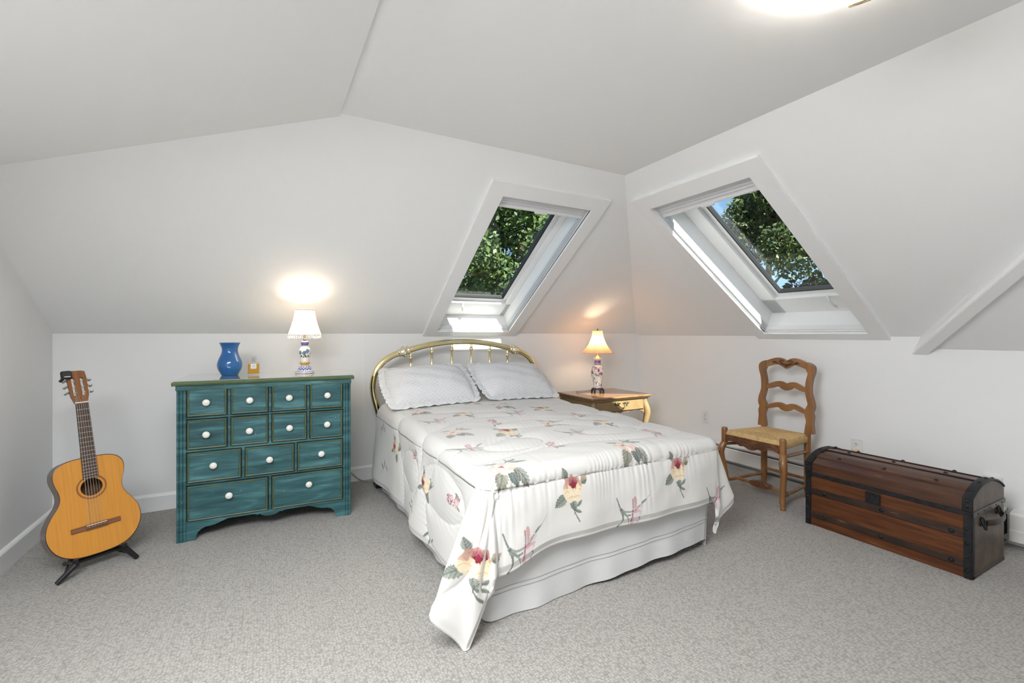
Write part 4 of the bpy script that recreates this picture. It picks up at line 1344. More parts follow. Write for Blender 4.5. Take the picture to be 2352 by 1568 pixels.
# ------------------------------------------------------------------ quilted shams
def sham_mat():
    m, nt, b = nodes('white_matelasse')
    L = nt.links.new; N = nt.nodes.new
    b.inputs['Base Color'].default_value = (0.73, 0.73, 0.735, 1); b.inputs['Roughness'].default_value = 0.9
    tc = N('ShaderNodeTexCoord')
    w1 = N('ShaderNodeTexWave'); w1.inputs['Scale'].default_value = 17; w1.inputs['Distortion'].default_value = 3.0; w1.inputs['Detail Scale'].default_value = 0.3; w1.bands_direction = 'DIAGONAL'
    mp = N('ShaderNodeMapping'); mp.inputs['Scale'].default_value = (-1, 1, 1)
    w2 = N('ShaderNodeTexWave'); w2.inputs['Scale'].default_value = 17; w2.inputs['Distortion'].default_value = 3.0; w2.inputs['Detail Scale'].default_value = 0.3; w2.bands_direction = 'DIAGONAL'
    L(tc.outputs['Object'], w1.inputs[0]); L(tc.outputs['Object'], mp.inputs[0]); L(mp.outputs[0], w2.inputs[0])
    ml = N('ShaderNodeMath'); ml.operation = 'MULTIPLY'; L(w1.outputs['Fac'], ml.inputs[0]); L(w2.outputs['Fac'], ml.inputs[1])
    bu = N('ShaderNodeBump'); bu.inputs['Strength'].default_value = 0.5; bu.inputs['Distance'].default_value = 0.007
    L(ml.outputs[0], bu.inputs['Height']); L(bu.outputs[0], b.inputs['Normal'])
    return m


SHAM = sham_mat()


def sham(loc, rot, w, h, th, label, sag=0.0):
    o = thing('pillow', label, 'pillow', loc, 0, 'quilted shams against the headboard')
    o.rotation_euler = rot
    a = np.linspace(-1, 1, 72); b = np.linspace(-1, 1, 54)
    A, B = np.meshgrid(a, b)
    env = np.clip(1 - np.abs(A) ** 3.2, 0, 1) ** 0.6 * np.clip(1 - np.abs(B) ** 3.0, 0, 1) ** 0.6
    pin = 1 - 0.06 * (B ** 2) * (np.abs(A) ** 3)
    X = A * w / 2 * (1 - 0.05 * (1 - B ** 2) * 0) * pin
    Y = B * h / 2 * (1 - 0.05 * (1 - A ** 2))
    ln = 0.006 * np.sin(A * 9 + B * 4) * np.sin(B * 7 - A * 3)
    bend = -sag * (A ** 2)
    top = np.stack([X, Y, env * th + ln * env + bend], -1)
    bot = np.stack([X, Y, -env * th * 0.30 + bend], -1)
    g1 = grid_mesh('cushion', top, SHAM, o)
    g2 = grid_mesh('cushion_back', bot[::-1], SHAM, o)
    # scalloped flange
    n = 200; ring = []
    per = []
    for i in range(n):
        s = i / n * 4
        k = int(s); f_ = s - k
        e = [(-1 + 2 * f_, -1), (1, -1 + 2 * f_), (1 - 2 * f_, 1), (-1, 1 - 2 * f_)][k]
        per.append(e)
    V = np.zeros((6, n + 1, 3))
    for i in range(n + 1):
        ax, by = per[i % n]
        x = ax * w / 2 * (1 - 0.06 * by * by * abs(ax) ** 3); y = by * h / 2 * (1 - 0.05 * (1 - ax * ax))
        d = np.array([ax if abs(ax) > 0.999 else ax ** 9, by if abs(by) > 0.999 else by ** 9]); d /= np.linalg.norm(d)
        fl = 0.040 + 0.009 * abs(math.sin(i / n * PI * 44))
        for j in range(6):
            q = j / 5
            V[j, i] = (x + d[0] * fl * q, y + d[1] * fl * q, -sag * ax * ax + 0.004 * math.sin(i * 0.9) * q + (0.003 if j < 5 else 0))
    fo = grid_mesh('scalloped_flange', V, SHAM, o)
    for q in (g1, g2, fo):
        pass
    return o


sham((1.125, 3.405, 0.806), (rad(31), rad(-2), rad(-2)), 0.645, 0.43, 0.105, 'left white quilted pillow with scalloped edge, against the headboard')
sham((1.865, 3.400, 0.806), (rad(31), rad(2), rad(2)), 0.645, 0.43, 0.105, 'right white quilted pillow with scalloped edge, nearest the nightstand')
# ------------------------------------------------------------------ nightstand
OAK = pmat('tan_antiqued_paint', (0.275, 0.185, 0.085), (0.195, 0.13, 0.06), scale=14, rough=0.42, bump=0.05, bscale=60, lo=0.3, hi=0.75)
OAKT = pmat('walnut_top', (0.28, 0.145, 0.062), (0.20, 0.10, 0.045), scale=10, stretch=(1.2, 8, 1), rough=0.18, coat=0.35)
DKLINE = pmat('dark_glaze_line', (0.055, 0.03, 0.016), rough=0.5)
ns = thing('nightstand', 'tan painted French nightstand with cabriole legs, right of the bed', 'nightstand', (0, 0, 0))
nx0, nx1, ny0, ny1 = 2.575, 3.235, 3.215, 3.735
t = MB()
t.box(nx0 - 0.03, nx1 + 0.03, ny0 - 0.03, ny1 + 0.005, 0.604, NZ, 0.005)
t.box(nx0 - 0.020, nx1 + 0.020, ny0 - 0.020, ny1, 0.594, 0.606, 0.003)
t.build('top', OAKT, ns)
MB().box(nx0 - 0.008, nx1 + 0.008, ny0 - 0.008, ny1, 0.580, 0.596, 0.004).build('frieze', OAK, ns)
ap = [(nx0 + 0.03, 0.44), (nx0 + 0.06, 0.462), (nx0 + 0.10, 0.476), (nx0 + 0.15, 0.480), (nx0 + 0.20, 0.474), (nx0 + 0.25, 0.470), (nx0 + 0.29, 0.474), (nx0 + 0.33, 0.462)]
ap = ap + [(nx0 + nx1 - a, b) for a, b in reversed(ap[:-1])]


def strip_panel(pts, top, y0, y1, m, name, parent, fx):
    p = MB()
    for i in range(len(pts) - 1):
        (x0, z0), (x1, z1) = pts[i], pts[i + 1]
        q = [(x0, z0), (x1, z1), (x1, top), (x0, top)]
        p.add([fx(x, y0, z) for x, z in q], [(0, 1, 2, 3)]); p.add([fx(x, y1, z) for x, z in q], [(3, 2, 1, 0)])
        p.add([fx(x0, y0, z0), fx(x1, y0, z1), fx(x1, y1, z1), fx(x0, y1, z0)], [(0, 1, 2, 3)])
    return p.build(name, m, parent)


strip_panel(ap, 0.585, ny0 + 0.010, ny0 + 0.028, OAK, 'front_apron', ns, lambda x, y, z: (x, y, z))
sp = [(ny0 + 0.03, 0.445), (ny0 + 0.08, 0.470), (ny0 + 0.16, 0.478), (ny0 + 0.26, 0.468), (ny1 - 0.16, 0.478), (ny1 - 0.08, 0.470), (ny1 - 0.01, 0.445)]
strip_panel(sp, 0.585, nx0 + 0.008, nx0 + 0.024, OAK, 'side_apron', ns, lambda a, d, z: (d, a, z))
strip_panel(sp, 0.585, nx1 - 0.024, nx1 - 0.008, OAK, 'side_apron', ns, lambda a, d, z: (d, a, z))
MB().box(nx0 + 0.01, nx1 - 0.01, ny1 - 0.02, ny1 - 0.005, 0.45, 0.585).build('back_panel', OAK, ns)
dd = MB()
dx0, dx1, dz0, dz1 = nx0 + 0.042, nx1 - 0.050, 0.485, 0.577
dd.box(dx0 - 0.004, dx1 + 0.004, ny0 + 0.004, ny0 + 0.012, dz0 - 0.004, dz1 + 0.004, 0.0, 1)
dd.box(dx0, dx1, ny0 - 0.002, ny0 + 0.012, dz0, dz1, 0.004, 0)
dw = dd.build('drawer', [OAK, DKLINE], ns)
pc = (2.905, ny0 - 0.006, 0.546)
rg = random.Random(2)
for s in (-1, 1):
    pl = MB()
    for k in range(26):
        a = rg.uniform(0, 2 * PI); r = rg.uniform(0, 1)
        pl.sphere((pc[0] + s * 0.062 + 0.034 * r * math.cos(a), pc[1], pc[2] + 0.004 + 0.019 * r * math.sin(a)), rg.uniform(0.003, 0.0065), 6, 4)
    pl.tube(cat_rom([(pc[0] + s * 0.07, pc[1], pc[2]), (pc[0] + s * 0.04, pc[1], pc[2] + 0.014), (pc[0] + s * 0.015, pc[1], pc[2] + 0.010)], 4), 0.003, 6)
    pl.build('pull_backplate', OLDBRASS, dw, 180)
MB().tube(cat_rom([(pc[0] - 0.045, pc[1] - 0.006, pc[2] + 0.004), (pc[0] - 0.028, pc[1] - 0.012, pc[2] - 0.022), (pc[0], pc[1] - 0.014, pc[2] - 0.032), (pc[0] + 0.028, pc[1] - 0.012, pc[2] - 0.022), (pc[0] + 0.045, pc[1] - 0.006, pc[2] + 0.004)], 5), 0.0035, 8).build('bail_handle', OLDBRASS, dw, 180)
for lx, sx in ((nx0 + 0.022, -1), (nx1 - 0.022, 1)):
    for ly, sy in ((ny0 + 0.022, -1), (ny1 - 0.022, 1)):
        k = 1.0 if sy < 0 else 0.5
        pth = [(0, 0, 0.585), (0, 0, 0.555), (0.012, 0.008, 0.51), (0.022, 0.016, 0.46), (0.020, 0.015, 0.41), (0.006, 0.004, 0.33), (-0.012, -0.008, 0.22), (-0.018, -0.014, 0.12), (-0.010, -0.008, 0.05), (0.006, 0.004, 0.018), (0.008, 0.006, 0.0)]
        rr = [0.026, 0.028, 0.032, 0.034, 0.031, 0.024, 0.018, 0.0155, 0.016, 0.021, 0.016]
        q = cat_rom([(*p, r) for p, r in zip(pth, rr)], 4)
        MB().tube([(lx + sx * p[0], ly + sy * p[1] * k, p[2]) for p in q], [p[3] for p in q], 8, up=(1, 1, 0)).build('leg', OAK, ns, 50)

# ------------------------------------------------------------------ rush-seat chair
WD = pmat('waxed_fruitwood', (0.195, 0.082, 0.027), (0.34, 0.160, 0.055), scale=5, stretch=(4, 4, 0.8), rough=0.32, coat=0.2, detail=6, lo=0.3, hi=0.7)
WDD = pmat('dark_carved_fruitwood', (0.095, 0.037, 0.018), (0.165, 0.070, 0.03), scale=14, rough=0.38, coat=0.15)
WDR = pmat('waxed_fruitwood_rails', (0.21, 0.088, 0.029), (0.35, 0.165, 0.058), scale=5, stretch=(4, 0.8, 4), rough=0.32, coat=0.2, detail=6)
ch = thing('chair', 'ladder-back wooden chair with woven rush seat and carved crest, by the trunk', 'chair', (3.30, 2.055, 0))
outer = [(0.151, 0.989), (0.186, 0.978), (0.205, 0.958), (0.209, 0.935), (0.205, 0.906), (0.193, 0.867), (0.186, 0.814), (0.187, 0.761), (0.198, 0.724), (0.207, 0.691), (0.209, 0.655), (0.197, 0.622)]
outer2 = [(0.206, 0.597), (0.202, 0.545), (0.206, 0.505), (0.208, 0.47)]
inner = [(0.151, 0.939), (0.163, 0.918), (0.166, 0.905), (0.156, 0.861), (0.150, 0.818), (0.149, 0.774), (0.162, 0.714), (0.169, 0.682), (0.152, 0.645), (0.149, 0.606), (0.160, 0.560), (0.155, 0.525), (0.148, 0.47)]
# left and right edges sampled at common heights so the post stays a clean ladder of quads
def edge_at(pts, z):
    zs = [p[1] for p in pts][::-1]; xs = [p[0] for p in pts][::-1]
    return float(np.interp(z, zs, xs))


oo = cat_rom(outer, 5) + cat_rom(outer2, 5)
oo = sorted(oo, key=lambda p: -p[1]); ii = cat_rom(inner, 5)
for s in (1, -1):
    p = MB()
    zs = np.linspace(0.989, 0.47, 60)
    fr_, bk = [], []
    for zz in zs:
        xo = edge_at(oo, zz); xi = edge_at(ii, zz) if zz < 0.939 else 0.151
        if xo - xi < 0.004: xo = xi + 0.004
        fr_.append((xo, xi, zz))
    X0, X1 = 0.182, 0.222
    lean = lambda z: 0.03 * max(0, (z - 0.5)) 
    for i in range(len(fr_) - 1):
        a, b = fr_[i], fr_[i + 1]
        v = []
        for (xo, xi, zz) in (a, b):
            v += [(X0 + lean(zz), s * xo, zz), (X0 + lean(zz), s * xi, zz), (X1 + lean(zz), s * xi, zz), (X1 + lean(zz), s * xo, zz)]
        fs = [(0, 1, 5, 4), (1, 2, 6, 5), (2, 3, 7, 6), (3, 0, 4, 7)]
        if i == 0: fs.append((0, 3, 2, 1))
        if i == len(fr_) - 2: fs.append((4, 5, 6, 7))
        p.add(v, fs)
    p.build('back_post', WD, ch, 35)
    lg = MB()
    lg.lathe([(0.015, 0.0), (0.019, 0.004), (0.019, 0.02), (0.016, 0.03), (0.022, 0.05), (0.023, 0.10), (0.024, 0.30), (0.022, 0.47)], 16, (0.196, s * 0.165, 0))
    lg.build('rear_leg', WD, ch, 40)


def rail(topp, botp, x0, x1, m, name):
    tp = cat_rom(topp, 5); bp = cat_rom(botp, 5)
    ys = np.linspace(0.155, -0.155, 70)
    g = MB()
    tx = lambda y: float(np.interp(-y, [-q[0] for q in tp], [q[1] for q in tp]))
    bx_ = lambda y: float(np.interp(-y, [-q[0] for q in bp], [q[1] for q in bp]))
    bow = lambda y: 0.012 * (1 - (y / 0.155) ** 2)
    for i in range(len(ys) - 1):
        v = []
        for y in (ys[i], ys[i + 1]):
            zt, zb = tx(y), bx_(y); l = 0.03 * (zt - 0.5) + bow(y)
            v += [(x0 + l, y, zb), (x0 + l, y, zt), (x1 + l, y, zt), (x1 + l, y, zb)]
        fs = [(0, 1, 5, 4), (1, 2, 6, 5), (2, 3, 7, 6), (3, 0, 4, 7)]
        if i == 0: fs.append((3, 2, 1, 0))
        if i == len(ys) - 2: fs.append((4, 5, 6, 7))
        g.add(v, fs)
    return g.build(name, m, ch, 40)


sym = lambda h: h + [(-a, b) for a, b in reversed(h[:-1])]
crest = rail(sym([(0.155, 0.985), (0.112, 1.003), (0.070, 1.014), (0.035, 1.010), (0.012, 0.998), (0.0, 0.991)]), sym([(0.155, 0.937), (0.11, 0.951), (0.062, 0.961), (0.036, 0.949), (0.012, 0.934), (0.0, 0.930)]), 0.186, 0.212, WDR, 'crest_rail')
rail(sym([(0.155, 0.793), (0.112, 0.815), (0.070, 0.831), (0.035, 0.831), (0.012, 0.822), (0.0, 0.819)]), sym([(0.155, 0.766), (0.11, 0.773), (0.06, 0.789), (0.036, 0.775), (0.012, 0.766), (0.0, 0.765)]), 0.190, 0.208, WDR, 'ladder_rail')
rail(sym([(0.155, 0.630), (0.112, 0.652), (0.070, 0.667), (0.035, 0.667), (0.012, 0.660), (0.0, 0.657)]), sym([(0.155, 0.605), (0.11, 0.616), (0.06, 0.629), (0.036, 0.615), (0.012, 0.607), (0.0, 0.606)]), 0.190, 0.208, WDR, 'ladder_rail')
cv = MB()
cxx = 0.186 + 0.015 + 0.010
for k in range(6):
    a = k * PI / 3
    cv.sphere((cxx - 0.004, 0.011 * math.cos(a), 0.958 + 0.011 * math.sin(a)), 0.0062, 8, 6)
cv.sphere((cxx - 0.007, 0, 0.958), 0.005, 8, 6)
for s in (-1, 1):
    for pts in ([(0.012, 0.965), (0.035, 0.975), (0.055, 0.988)], [(0.014, 0.955), (0.04, 0.965), (0.075, 0.973)], [(0.06, 0.966), (0.085, 0.976), (0.105, 0.972)], [(0.05, 0.99), (0.03, 0.995), (0.015, 0.985)], [(0.066, 0.980), (0.086, 0.984), (0.1, 0.976)]):
        cv.tube([(cxx - 0.003 - 0.08 * a * a - 0.002, s * a, b) for a, b in cat_rom(pts, 3)], [0.0015] + [0.0042] * 5 + [0.0015], 6)
tag(cv.build('carving', WDD, crest, 180), 'carved flower and leaves')

# front cabriole legs
for s in (1, -1):
    post = MB().lathe([(0.001, 0.487), (0.016, 0.487), (0.021, 0.482), (0.022, 0.47), (0.0225, 0.37), (0.021, 0.362)], 18, (-0.205, s * 0.223, 0))
    fl_ = post.build('front_leg', WD, ch, 40)
    pth = [(-0.205, 0.223, 0.375, 0.022), (-0.218, 0.231, 0.345, 0.025), (-0.228, 0.238, 0.312, 0.026), (-0.224, 0.237, 0.270, 0.024), (-0.208, 0.228, 0.200, 0.021), (-0.199, 0.218, 0.130, 0.0185), (-0.197, 0.215, 0.080, 0.0195), (-0.201, 0.218, 0.045, 0.020), (-0.206, 0.222, 0.030, 0.014), (-0.206, 0.222, 0.022, 0.013), (-0.207, 0.223, 0.016, 0.018), (-0.207, 0.223, 0.0, 0.016)]
    q = cat_rom(pth, 4)
    MB().tube([(a, s * b, c) for a, b, c, r in q], [r for a, b, c, r in q], 10).build('cabriole_shank', WD, fl_, 60)
    cvk = MB()
    for k in range(4):
        cvk.tube([(-0.248 + 0.004 * k, s * (0.236 + 0.008 * (k - 1.5)), 0.335), (-0.252 + 0.003 * k, s * (0.240 + 0.006 * (k - 1.5)), 0.30), (-0.246, s * 0.238, 0.262)], [0.003, 0.005, 0.002], 6)
    cvk.build('knee_carving', WDD, fl_, 180)

aph = [(0.205, 0.380), (0.16, 0.392), (0.12, 0.388), (0.085, 0.372), (0.055, 0.376), (0.03, 0.366), (0.0, 0.360)]
ap2 = cat_rom(sym(aph), 4)
ap2 = [(p[0], p[1]) for p in ap2][::-1]
apr = strip_panel(ap2, 0.438, -0.222, -0.200, WDD, 'carved_apron', ch, lambda a, d, z: (d, a, z))
cva = MB()
for k in range(6):
    a = k * PI / 3
    cva.sphere((-0.224, 0.013 * math.cos(a), 0.395 + 0.013 * math.sin(a)), 0.0075, 8, 6)
for s in (-1, 1):
    for pts in ([(0.02, 0.385), (0.06, 0.395), (0.10, 0.412)], [(0.05, 0.385), (0.09, 0.395), (0.14, 0.405)], [(0.11, 0.41), (0.15, 0.42), (0.18, 0.41)], [(0.02, 0.410), (0.05, 0.418), (0.08, 0.410)], [(0.10, 0.395), (0.13, 0.40), (0.17, 0.398)]):
        cva.tube([(-0.223, s * a, b) for a, b in cat_rom(pts, 3)], [0.0015] + [0.0048] * 5 + [0.0015], 6)
cva.build('carving', WDD, apr, 180)
turn = lambda L: [(0.0, 0.010), (0.10, 0.012), (0.2, 0.0115), (0.5, 0.0135), (0.8, 0.0115), (0.9, 0.012), (1.0, 0.010)]


def stretcher(a, b, name, mat_=None, beads=True):
    A, B = Vector(a), Vector(b)
    pf = [(0, 0.010), (0.08, 0.011), (0.10, 0.014), (0.12, 0.010), (0.16, 0.015), (0.19, 0.011), (0.5, 0.0125), (0.81, 0.011), (0.84, 0.015), (0.88, 0.010), (0.90, 0.014), (0.92, 0.011), (1, 0.010)] if beads else turn(1)
    return MB().tube([A.lerp(B, t) for t, r in pf], [r for t, r in pf], 12).build(name, mat_ or WD, ch, 60)


for s in (1, -1):
    stretcher((-0.198, s * 0.212, 0.085), (0.196, s * 0.165, 0.095), 'side_stretcher')
    stretcher((-0.205, s * 0.223, 0.36), (0.196, s * 0.165, 0.34), 'seat_stretcher', beads=False)
stretcher((0.196, 0.165, 0.135), (0.196, -0.165, 0.135), 'rear_stretcher', beads=False)
fs_ = stretcher((-0.10, 0.205, 0.090), (-0.10, -0.205, 0.090), 'cross_stretcher')
cp = [(q[0], q[1]) for q in cat_rom([(0.085, 0.0), (0.07, 0.018), (0.04, 0.022), (0.02, 0.030), (-0.02, 0.030), (-0.04, 0.022), (-0.07, 0.018), (-0.085, 0.0), (-0.07, -0.014), (-0.03, -0.020), (0.03, -0.020), (0.07, -0.014)], 3, closed=True)]
cb = MB().prism(cp, -0.118, -0.084, lambda a, b, d: (d, a, 0.092 + b))
for k in range(5):
    a = k * 2 * PI / 5
    cb.sphere((-0.119, 0.012 * math.cos(a), 0.096 + 0.010 * math.sin(a)), 0.006, 8, 6)
for s in (-1, 1):
    cb.tube([(-0.119, s * 0.02, 0.098), (-0.120, s * 0.045, 0.108), (-0.118, s * 0.065, 0.096), (-0.118, s * 0.045, 0.086)], [0.002, 0.005, 0.005, 0.002], 6)
cb.build('carved_block', WDD, fs_, 40)

# woven rush seat: four fans of strands meeting on the diagonals
RUSH = pmat('rush', (0.50, 0.31, 0.115), (0.66, 0.46, 0.22), scale=26, stretch=(2, 2, 2), rough=0.7, lo=0.3, hi=0.7)
nS = 150
A, B = np.meshgrid(np.linspace(-1, 1, nS), np.linspace(-1, 1, nS))    # A along depth (front -1), B along width
depth = 0.205 * A - 0.003
hwid = 0.222 + (0.165 - 0.222) * (A + 1) / 2
Y = B * hwid
fA, fB = np.abs(A), np.abs(B)
rim = np.maximum(fA, fB)
isA = fA >= fB
strand = np.where(isA, np.abs(np.sin(B * PI * 15)), np.abs(np.sin(A * PI * 13)))
zz = 0.462 + 0.008 * (1 - rim ** 2) - 0.014 * np.exp(-((rim) / 0.35) ** 2) + 0.0045 * strand
seam = np.abs(fA - fB)
zz -= 0.006 * np.exp(-(seam / 0.03) ** 2)
edge = np.clip((rim - 0.90) / 0.10, 0, 1)
zz = zz - 0.034 * (1 - np.sqrt(np.clip(1 - edge ** 2, 0, 1)))
hw2 = 1 + 0.015 * np.sin(edge * PI) + 0.012 * strand * edge
top = np.stack([depth * hw2, Y * hw2, zz], -1)
se = grid_mesh('rush_seat', top, RUSH, ch)
ub = np.stack([depth * 0.985, Y * 0.985, 0.422 + 0.008 * rim + 0.003 * strand], -1)
grid_mesh('rush_underside', ub[::-1], RUSH, se)
ring = []
for i in range(4):
    for k in range(60):
        q = -1 + 2 * k / 60
        a, b = [(-1, q), (q, 1), (1, -q), (-q, -1)][i]
        ring.append((0.205 * a - 0.003, b * (0.222 + (0.165 - 0.222) * (a + 1) / 2)))
Vr = np.zeros((9, 241, 3))
for i in range(241):
    x, y = ring[i % 240]
    k = (i % 60) / 60
    bulge = 0.0035 * abs(math.sin(k * PI * 28))
    for j in range(9):
        an = PI / 2 - PI * j / 8
        rr = 1 + (0.03 * math.cos(an)) * 1.0
        Vr[j, i] = (x * rr + math.copysign(bulge, x), y * rr + math.copysign(bulge, y), 0.4275 + 0.0185 * math.sin(an) * 1.15)
grid_mesh('rush_edge', Vr, RUSH, se)

# ------------------------------------------------------------------ trunk
PINE = pmat('stained_pine', (0.045, 0.013, 0.005), (0.135, 0.045, 0.014), scale=3.2, stretch=(3, 1.2, 16), rough=0.45, detail=8, lo=0.28, hi=0.68, coat=0.05, spec=0.3, c3=(0.34, 0.15, 0.04), bump=0.08, bscale=5, bstretch=(3, 1, 20))
PINE2 = pmat('worn_pine_lid', (0.035, 0.012, 0.006), (0.085, 0.032, 0.014), scale=4, stretch=(9, 1.0, 9), rough=0.36, detail=9, lo=0.3, hi=0.66, coat=0.15, c3=(0.34, 0.14, 0.035))
ENDW = pmat('greyed_pine_end', (0.060, 0.036, 0.022), (0.135, 0.092, 0.064), scale=5, stretch=(2, 1, 2), rough=0.45, detail=6, c3=(0.09, 0.05, 0.03))
BATT = pmat('dark_batten', (0.018, 0.009, 0.006), (0.042, 0.018, 0.010), scale=4, stretch=(3, 2, 14), rough=0.4, coat=0.1, detail=8, c3=(0.22, 0.09, 0.03))
tr = thing('trunk', 'old dome-top pine trunk with black iron straps, against the right wall', 'trunk', (3.03, 0.872, 0))
TW, TD = 0.775, 0.425
TZ = 0.322
MB().box(0.0, 0.014, 0.004, TW - 0.004, 0.006, TZ, 0.002).build('front_board', PINE, tr)
for z0, z1 in ((0.050, 0.088), (0.195, 0.235)):
    b_ = MB().box(-0.007, 0.002, 0.022, TW - 0.022, z0, z1, 0.003).build('batten', BATT, tr)
    for y in (0.075, 0.37, 0.665):
        MB().lathe([(0.012, 0.0), (0.0115, -0.003), (0.006, -0.006), (0.005, -0.008), (0.0005, -0.009)], 14, (-0.007, y, (z0 + z1) / 2), axis='x').build('stud', IRON, b_, 180)
bt = MB().box(-0.004, 0.012, 0.006, TW - 0.006, 0.0, 0.050, 0.003).build('lower_board', PINE, tr)
MB().box(0.0, TD, 0.0, 0.014, 0.004, TZ, 0.002).build('end_board', ENDW, tr)
MB().box(0.0, TD, TW - 0.014, TW, 0.004, TZ, 0.002).build('end_board', ENDW, tr)
MB().box(TD - 0.014, TD, 0.01, TW - 0.01, 0.004, TZ, 0.002).build('rear_board', PINE, tr)
MB().box(0.01, TD - 0.01, 0.01, TW - 0.01, 0.004, 0.02).build('bottom_board', PINE, tr)
# lid: shallow dome section in x-z
def dome(x):
    s = (x - TD / 2) / (TD / 2)
    return 0.447 - 0.060 * abs(s) ** 2.3


xs = np.linspace(0, TD, 26)
sec = [(0.0, TZ + 0.004)] + [(x, dome(x)) for x in xs] + [(TD, TZ + 0.004)]
n = len(sec)
lid = MB()
vs = [(x, 0.012, z) for x, z in sec] + [(x, TW - 0.012, z) for x, z in sec]
lid.add(vs, [(i, i + 1, n + i + 1, n + i) for i in range(n - 1)])
lid.build('lid', PINE2, tr, 40)
for y0, y1 in ((0.0, 0.014), (TW - 0.014, TW)):
    e = MB()
    for y in (y0, y1):
        e.add([(x, y, z - 0.004 if i not in (0, n - 1) else z) for i, (x, z) in enumerate(sec)], [tuple(range(n))])
    for i in range(n - 1):
        (x0, z0), (x1, z1) = sec[i], sec[i + 1]
        e.add([(x0, y0, z0 - 0.004), (x1, y0, z1 - 0.004), (x1, y1, z1 - 0.004), (x0, y1, z0 - 0.004)], [(0, 1, 2, 3)])
    e.build('lid_end', ENDW, tr)


def over_dome(x0, x1, y0, y1, lift, m, name, parent, th=0.003):
    q = MB(); k = max(2, int((x1 - x0) / 0.012))
    pts = [x0 + (x1 - x0) * i / k for i in range(k + 1)]
    up = [(x, dome(min(max(x, 0), TD)) + lift) for x in pts]
    lo = [(x, z - lift - 0.001) for x, z in up]
    o_ = up + lo[::-1]
    for i in range(k):
        a, b = up[i], up[i + 1]; c, d = lo[i + 1], lo[i]
        for y in (y0, y1):
            q.add([(a[0], y, a[1]), (b[0], y, b[1]), (c[0], y, c[1]), (d[0], y, d[1])], [(0, 1, 2, 3)])
        q.add([(a[0], y0, a[1]), (b[0], y0, b[1]), (b[0], y1, b[1]), (a[0], y1, a[1])], [(0, 1, 2, 3)])
    for (x, zt), (_, zb) in ((up[0], lo[0]), (up[-1], lo[-1])):
        q.add([(x, y0, zt), (x, y1, zt), (x, y1, zb), (x, y0, zb)], [(0, 1, 2, 3)])
    return q.build(name, m, parent, 40)


for x in (0.075, 0.19, 0.305):
    sl = over_dome(x - 0.024, x + 0.024, 0.035, TW - 0.035, 0.006, PINE2, 'lid_slat', tr)
    for y in (0.16, 0.39, 0.62):
        MB().lathe([(0.010, 0.0), (0.009, 0.003), (0.004, 0.006), (0.0005, 0.007)], 10, (x, y, dome(x) + 0.006)).build('stud', IRON, sl, 180)
for x in (0.098, 0.166, 0.214, 0.281, 0.335):
    over_dome(x, x + 0.004, 0.03, TW - 0.03, 0.002, DARK, 'lid_groove', tr)
for y0 in (-0.004, TW - 0.036):      # iron straps over the lid ends and down the corners
    st = over_dome(0.0, TD, y0, y0 + 0.040, 0.0085, IRON, 'end_strap', tr)
    MB().box(-0.010, 0.003, y0, y0 + 0.040, TZ + 0.006, dome(0) + 0.0085, 0.003).build('strap_drop', IRON, st)
    vst = MB().box(-0.011, 0.003, y0 + 0.004, y0 + 0.034, 0.0, TZ - 0.006, 0.002).build('corner_strap', IRON, tr)
    if y0 < 0.1:
        MB().box(-0.006, 0.020, -0.003, 0.006, 0.0, TZ - 0.006, 0.002).build('strap_return', IRON, vst)
    for z in (0.04, 0.11, 0.175, 0.245):
        MB().lathe([(0.008, 0.0), (0.007, -0.003), (0.0005, -0.006)], 10, (-0.011, y0 + 0.019, z), axis='x').build('stud', IRON, vst, 180)
    for z in (0.355, 0.38):
        MB().lathe([(0.008, 0.0), (0.007, -0.003), (0.0005, -0.006)], 10, (-0.010, y0 + 0.02, z), axis='x').build('stud', IRON, st, 180)
    for x in (0.05, 0.14, 0.23, 0.32):
        MB().lathe([(0.008, 0.0), (0.007, 0.003), (0.0005, 0.006)], 10, (x, y0 + 0.02, dome(x) + 0.0085)).build('stud', IRON, st, 180)
bd = MB().box(-0.006, 0.002, -0.003, TW + 0.003, 0.306, 0.330, 0.002).build('lid_band', IRON, tr)
eb = MB().box(0.0, TD + 0.004, -0.005, 0.001, 0.304, 0.328, 0.0015).build('end_band', pmat('dull_zinc_band', (0.10, 0.10, 0.095), (0.16, 0.15, 0.14), scale=20, rough=0.4, metal=0.6), tr)
for y in (0.12, 0.22, 0.30, 0.44, 0.54, 0.64):
    MB().sphere((-0.0065, y, 0.318), 0.004, 8, 5).build('nail', IRON, bd)
for x in (0.05, 0.13, 0.21, 0.29, 0.37):
    MB().sphere((x, -0.0055, 0.316), 0.0035, 8, 5).build('nail', IRON, eb)
lk = MB()
lk.box(-0.011, -0.002, 0.375, 0.447, 0.240, 0.300, 0.003)
lk.box(-0.014, -0.008, 0.396, 0.408, 0.272, 0.292, 0.001)
lk.lathe([(0.0045, 0.0), (0.0045, -0.003)], 10, (-0.011, 0.411, 0.262), axis='x', cap=True)
for y in (0.381, 0.441):
    for z in (0.247, 0.293):
        lk.sphere((-0.011, y, z), 0.003, 8, 5)
lk.build('lock_plate', IRON, tr)
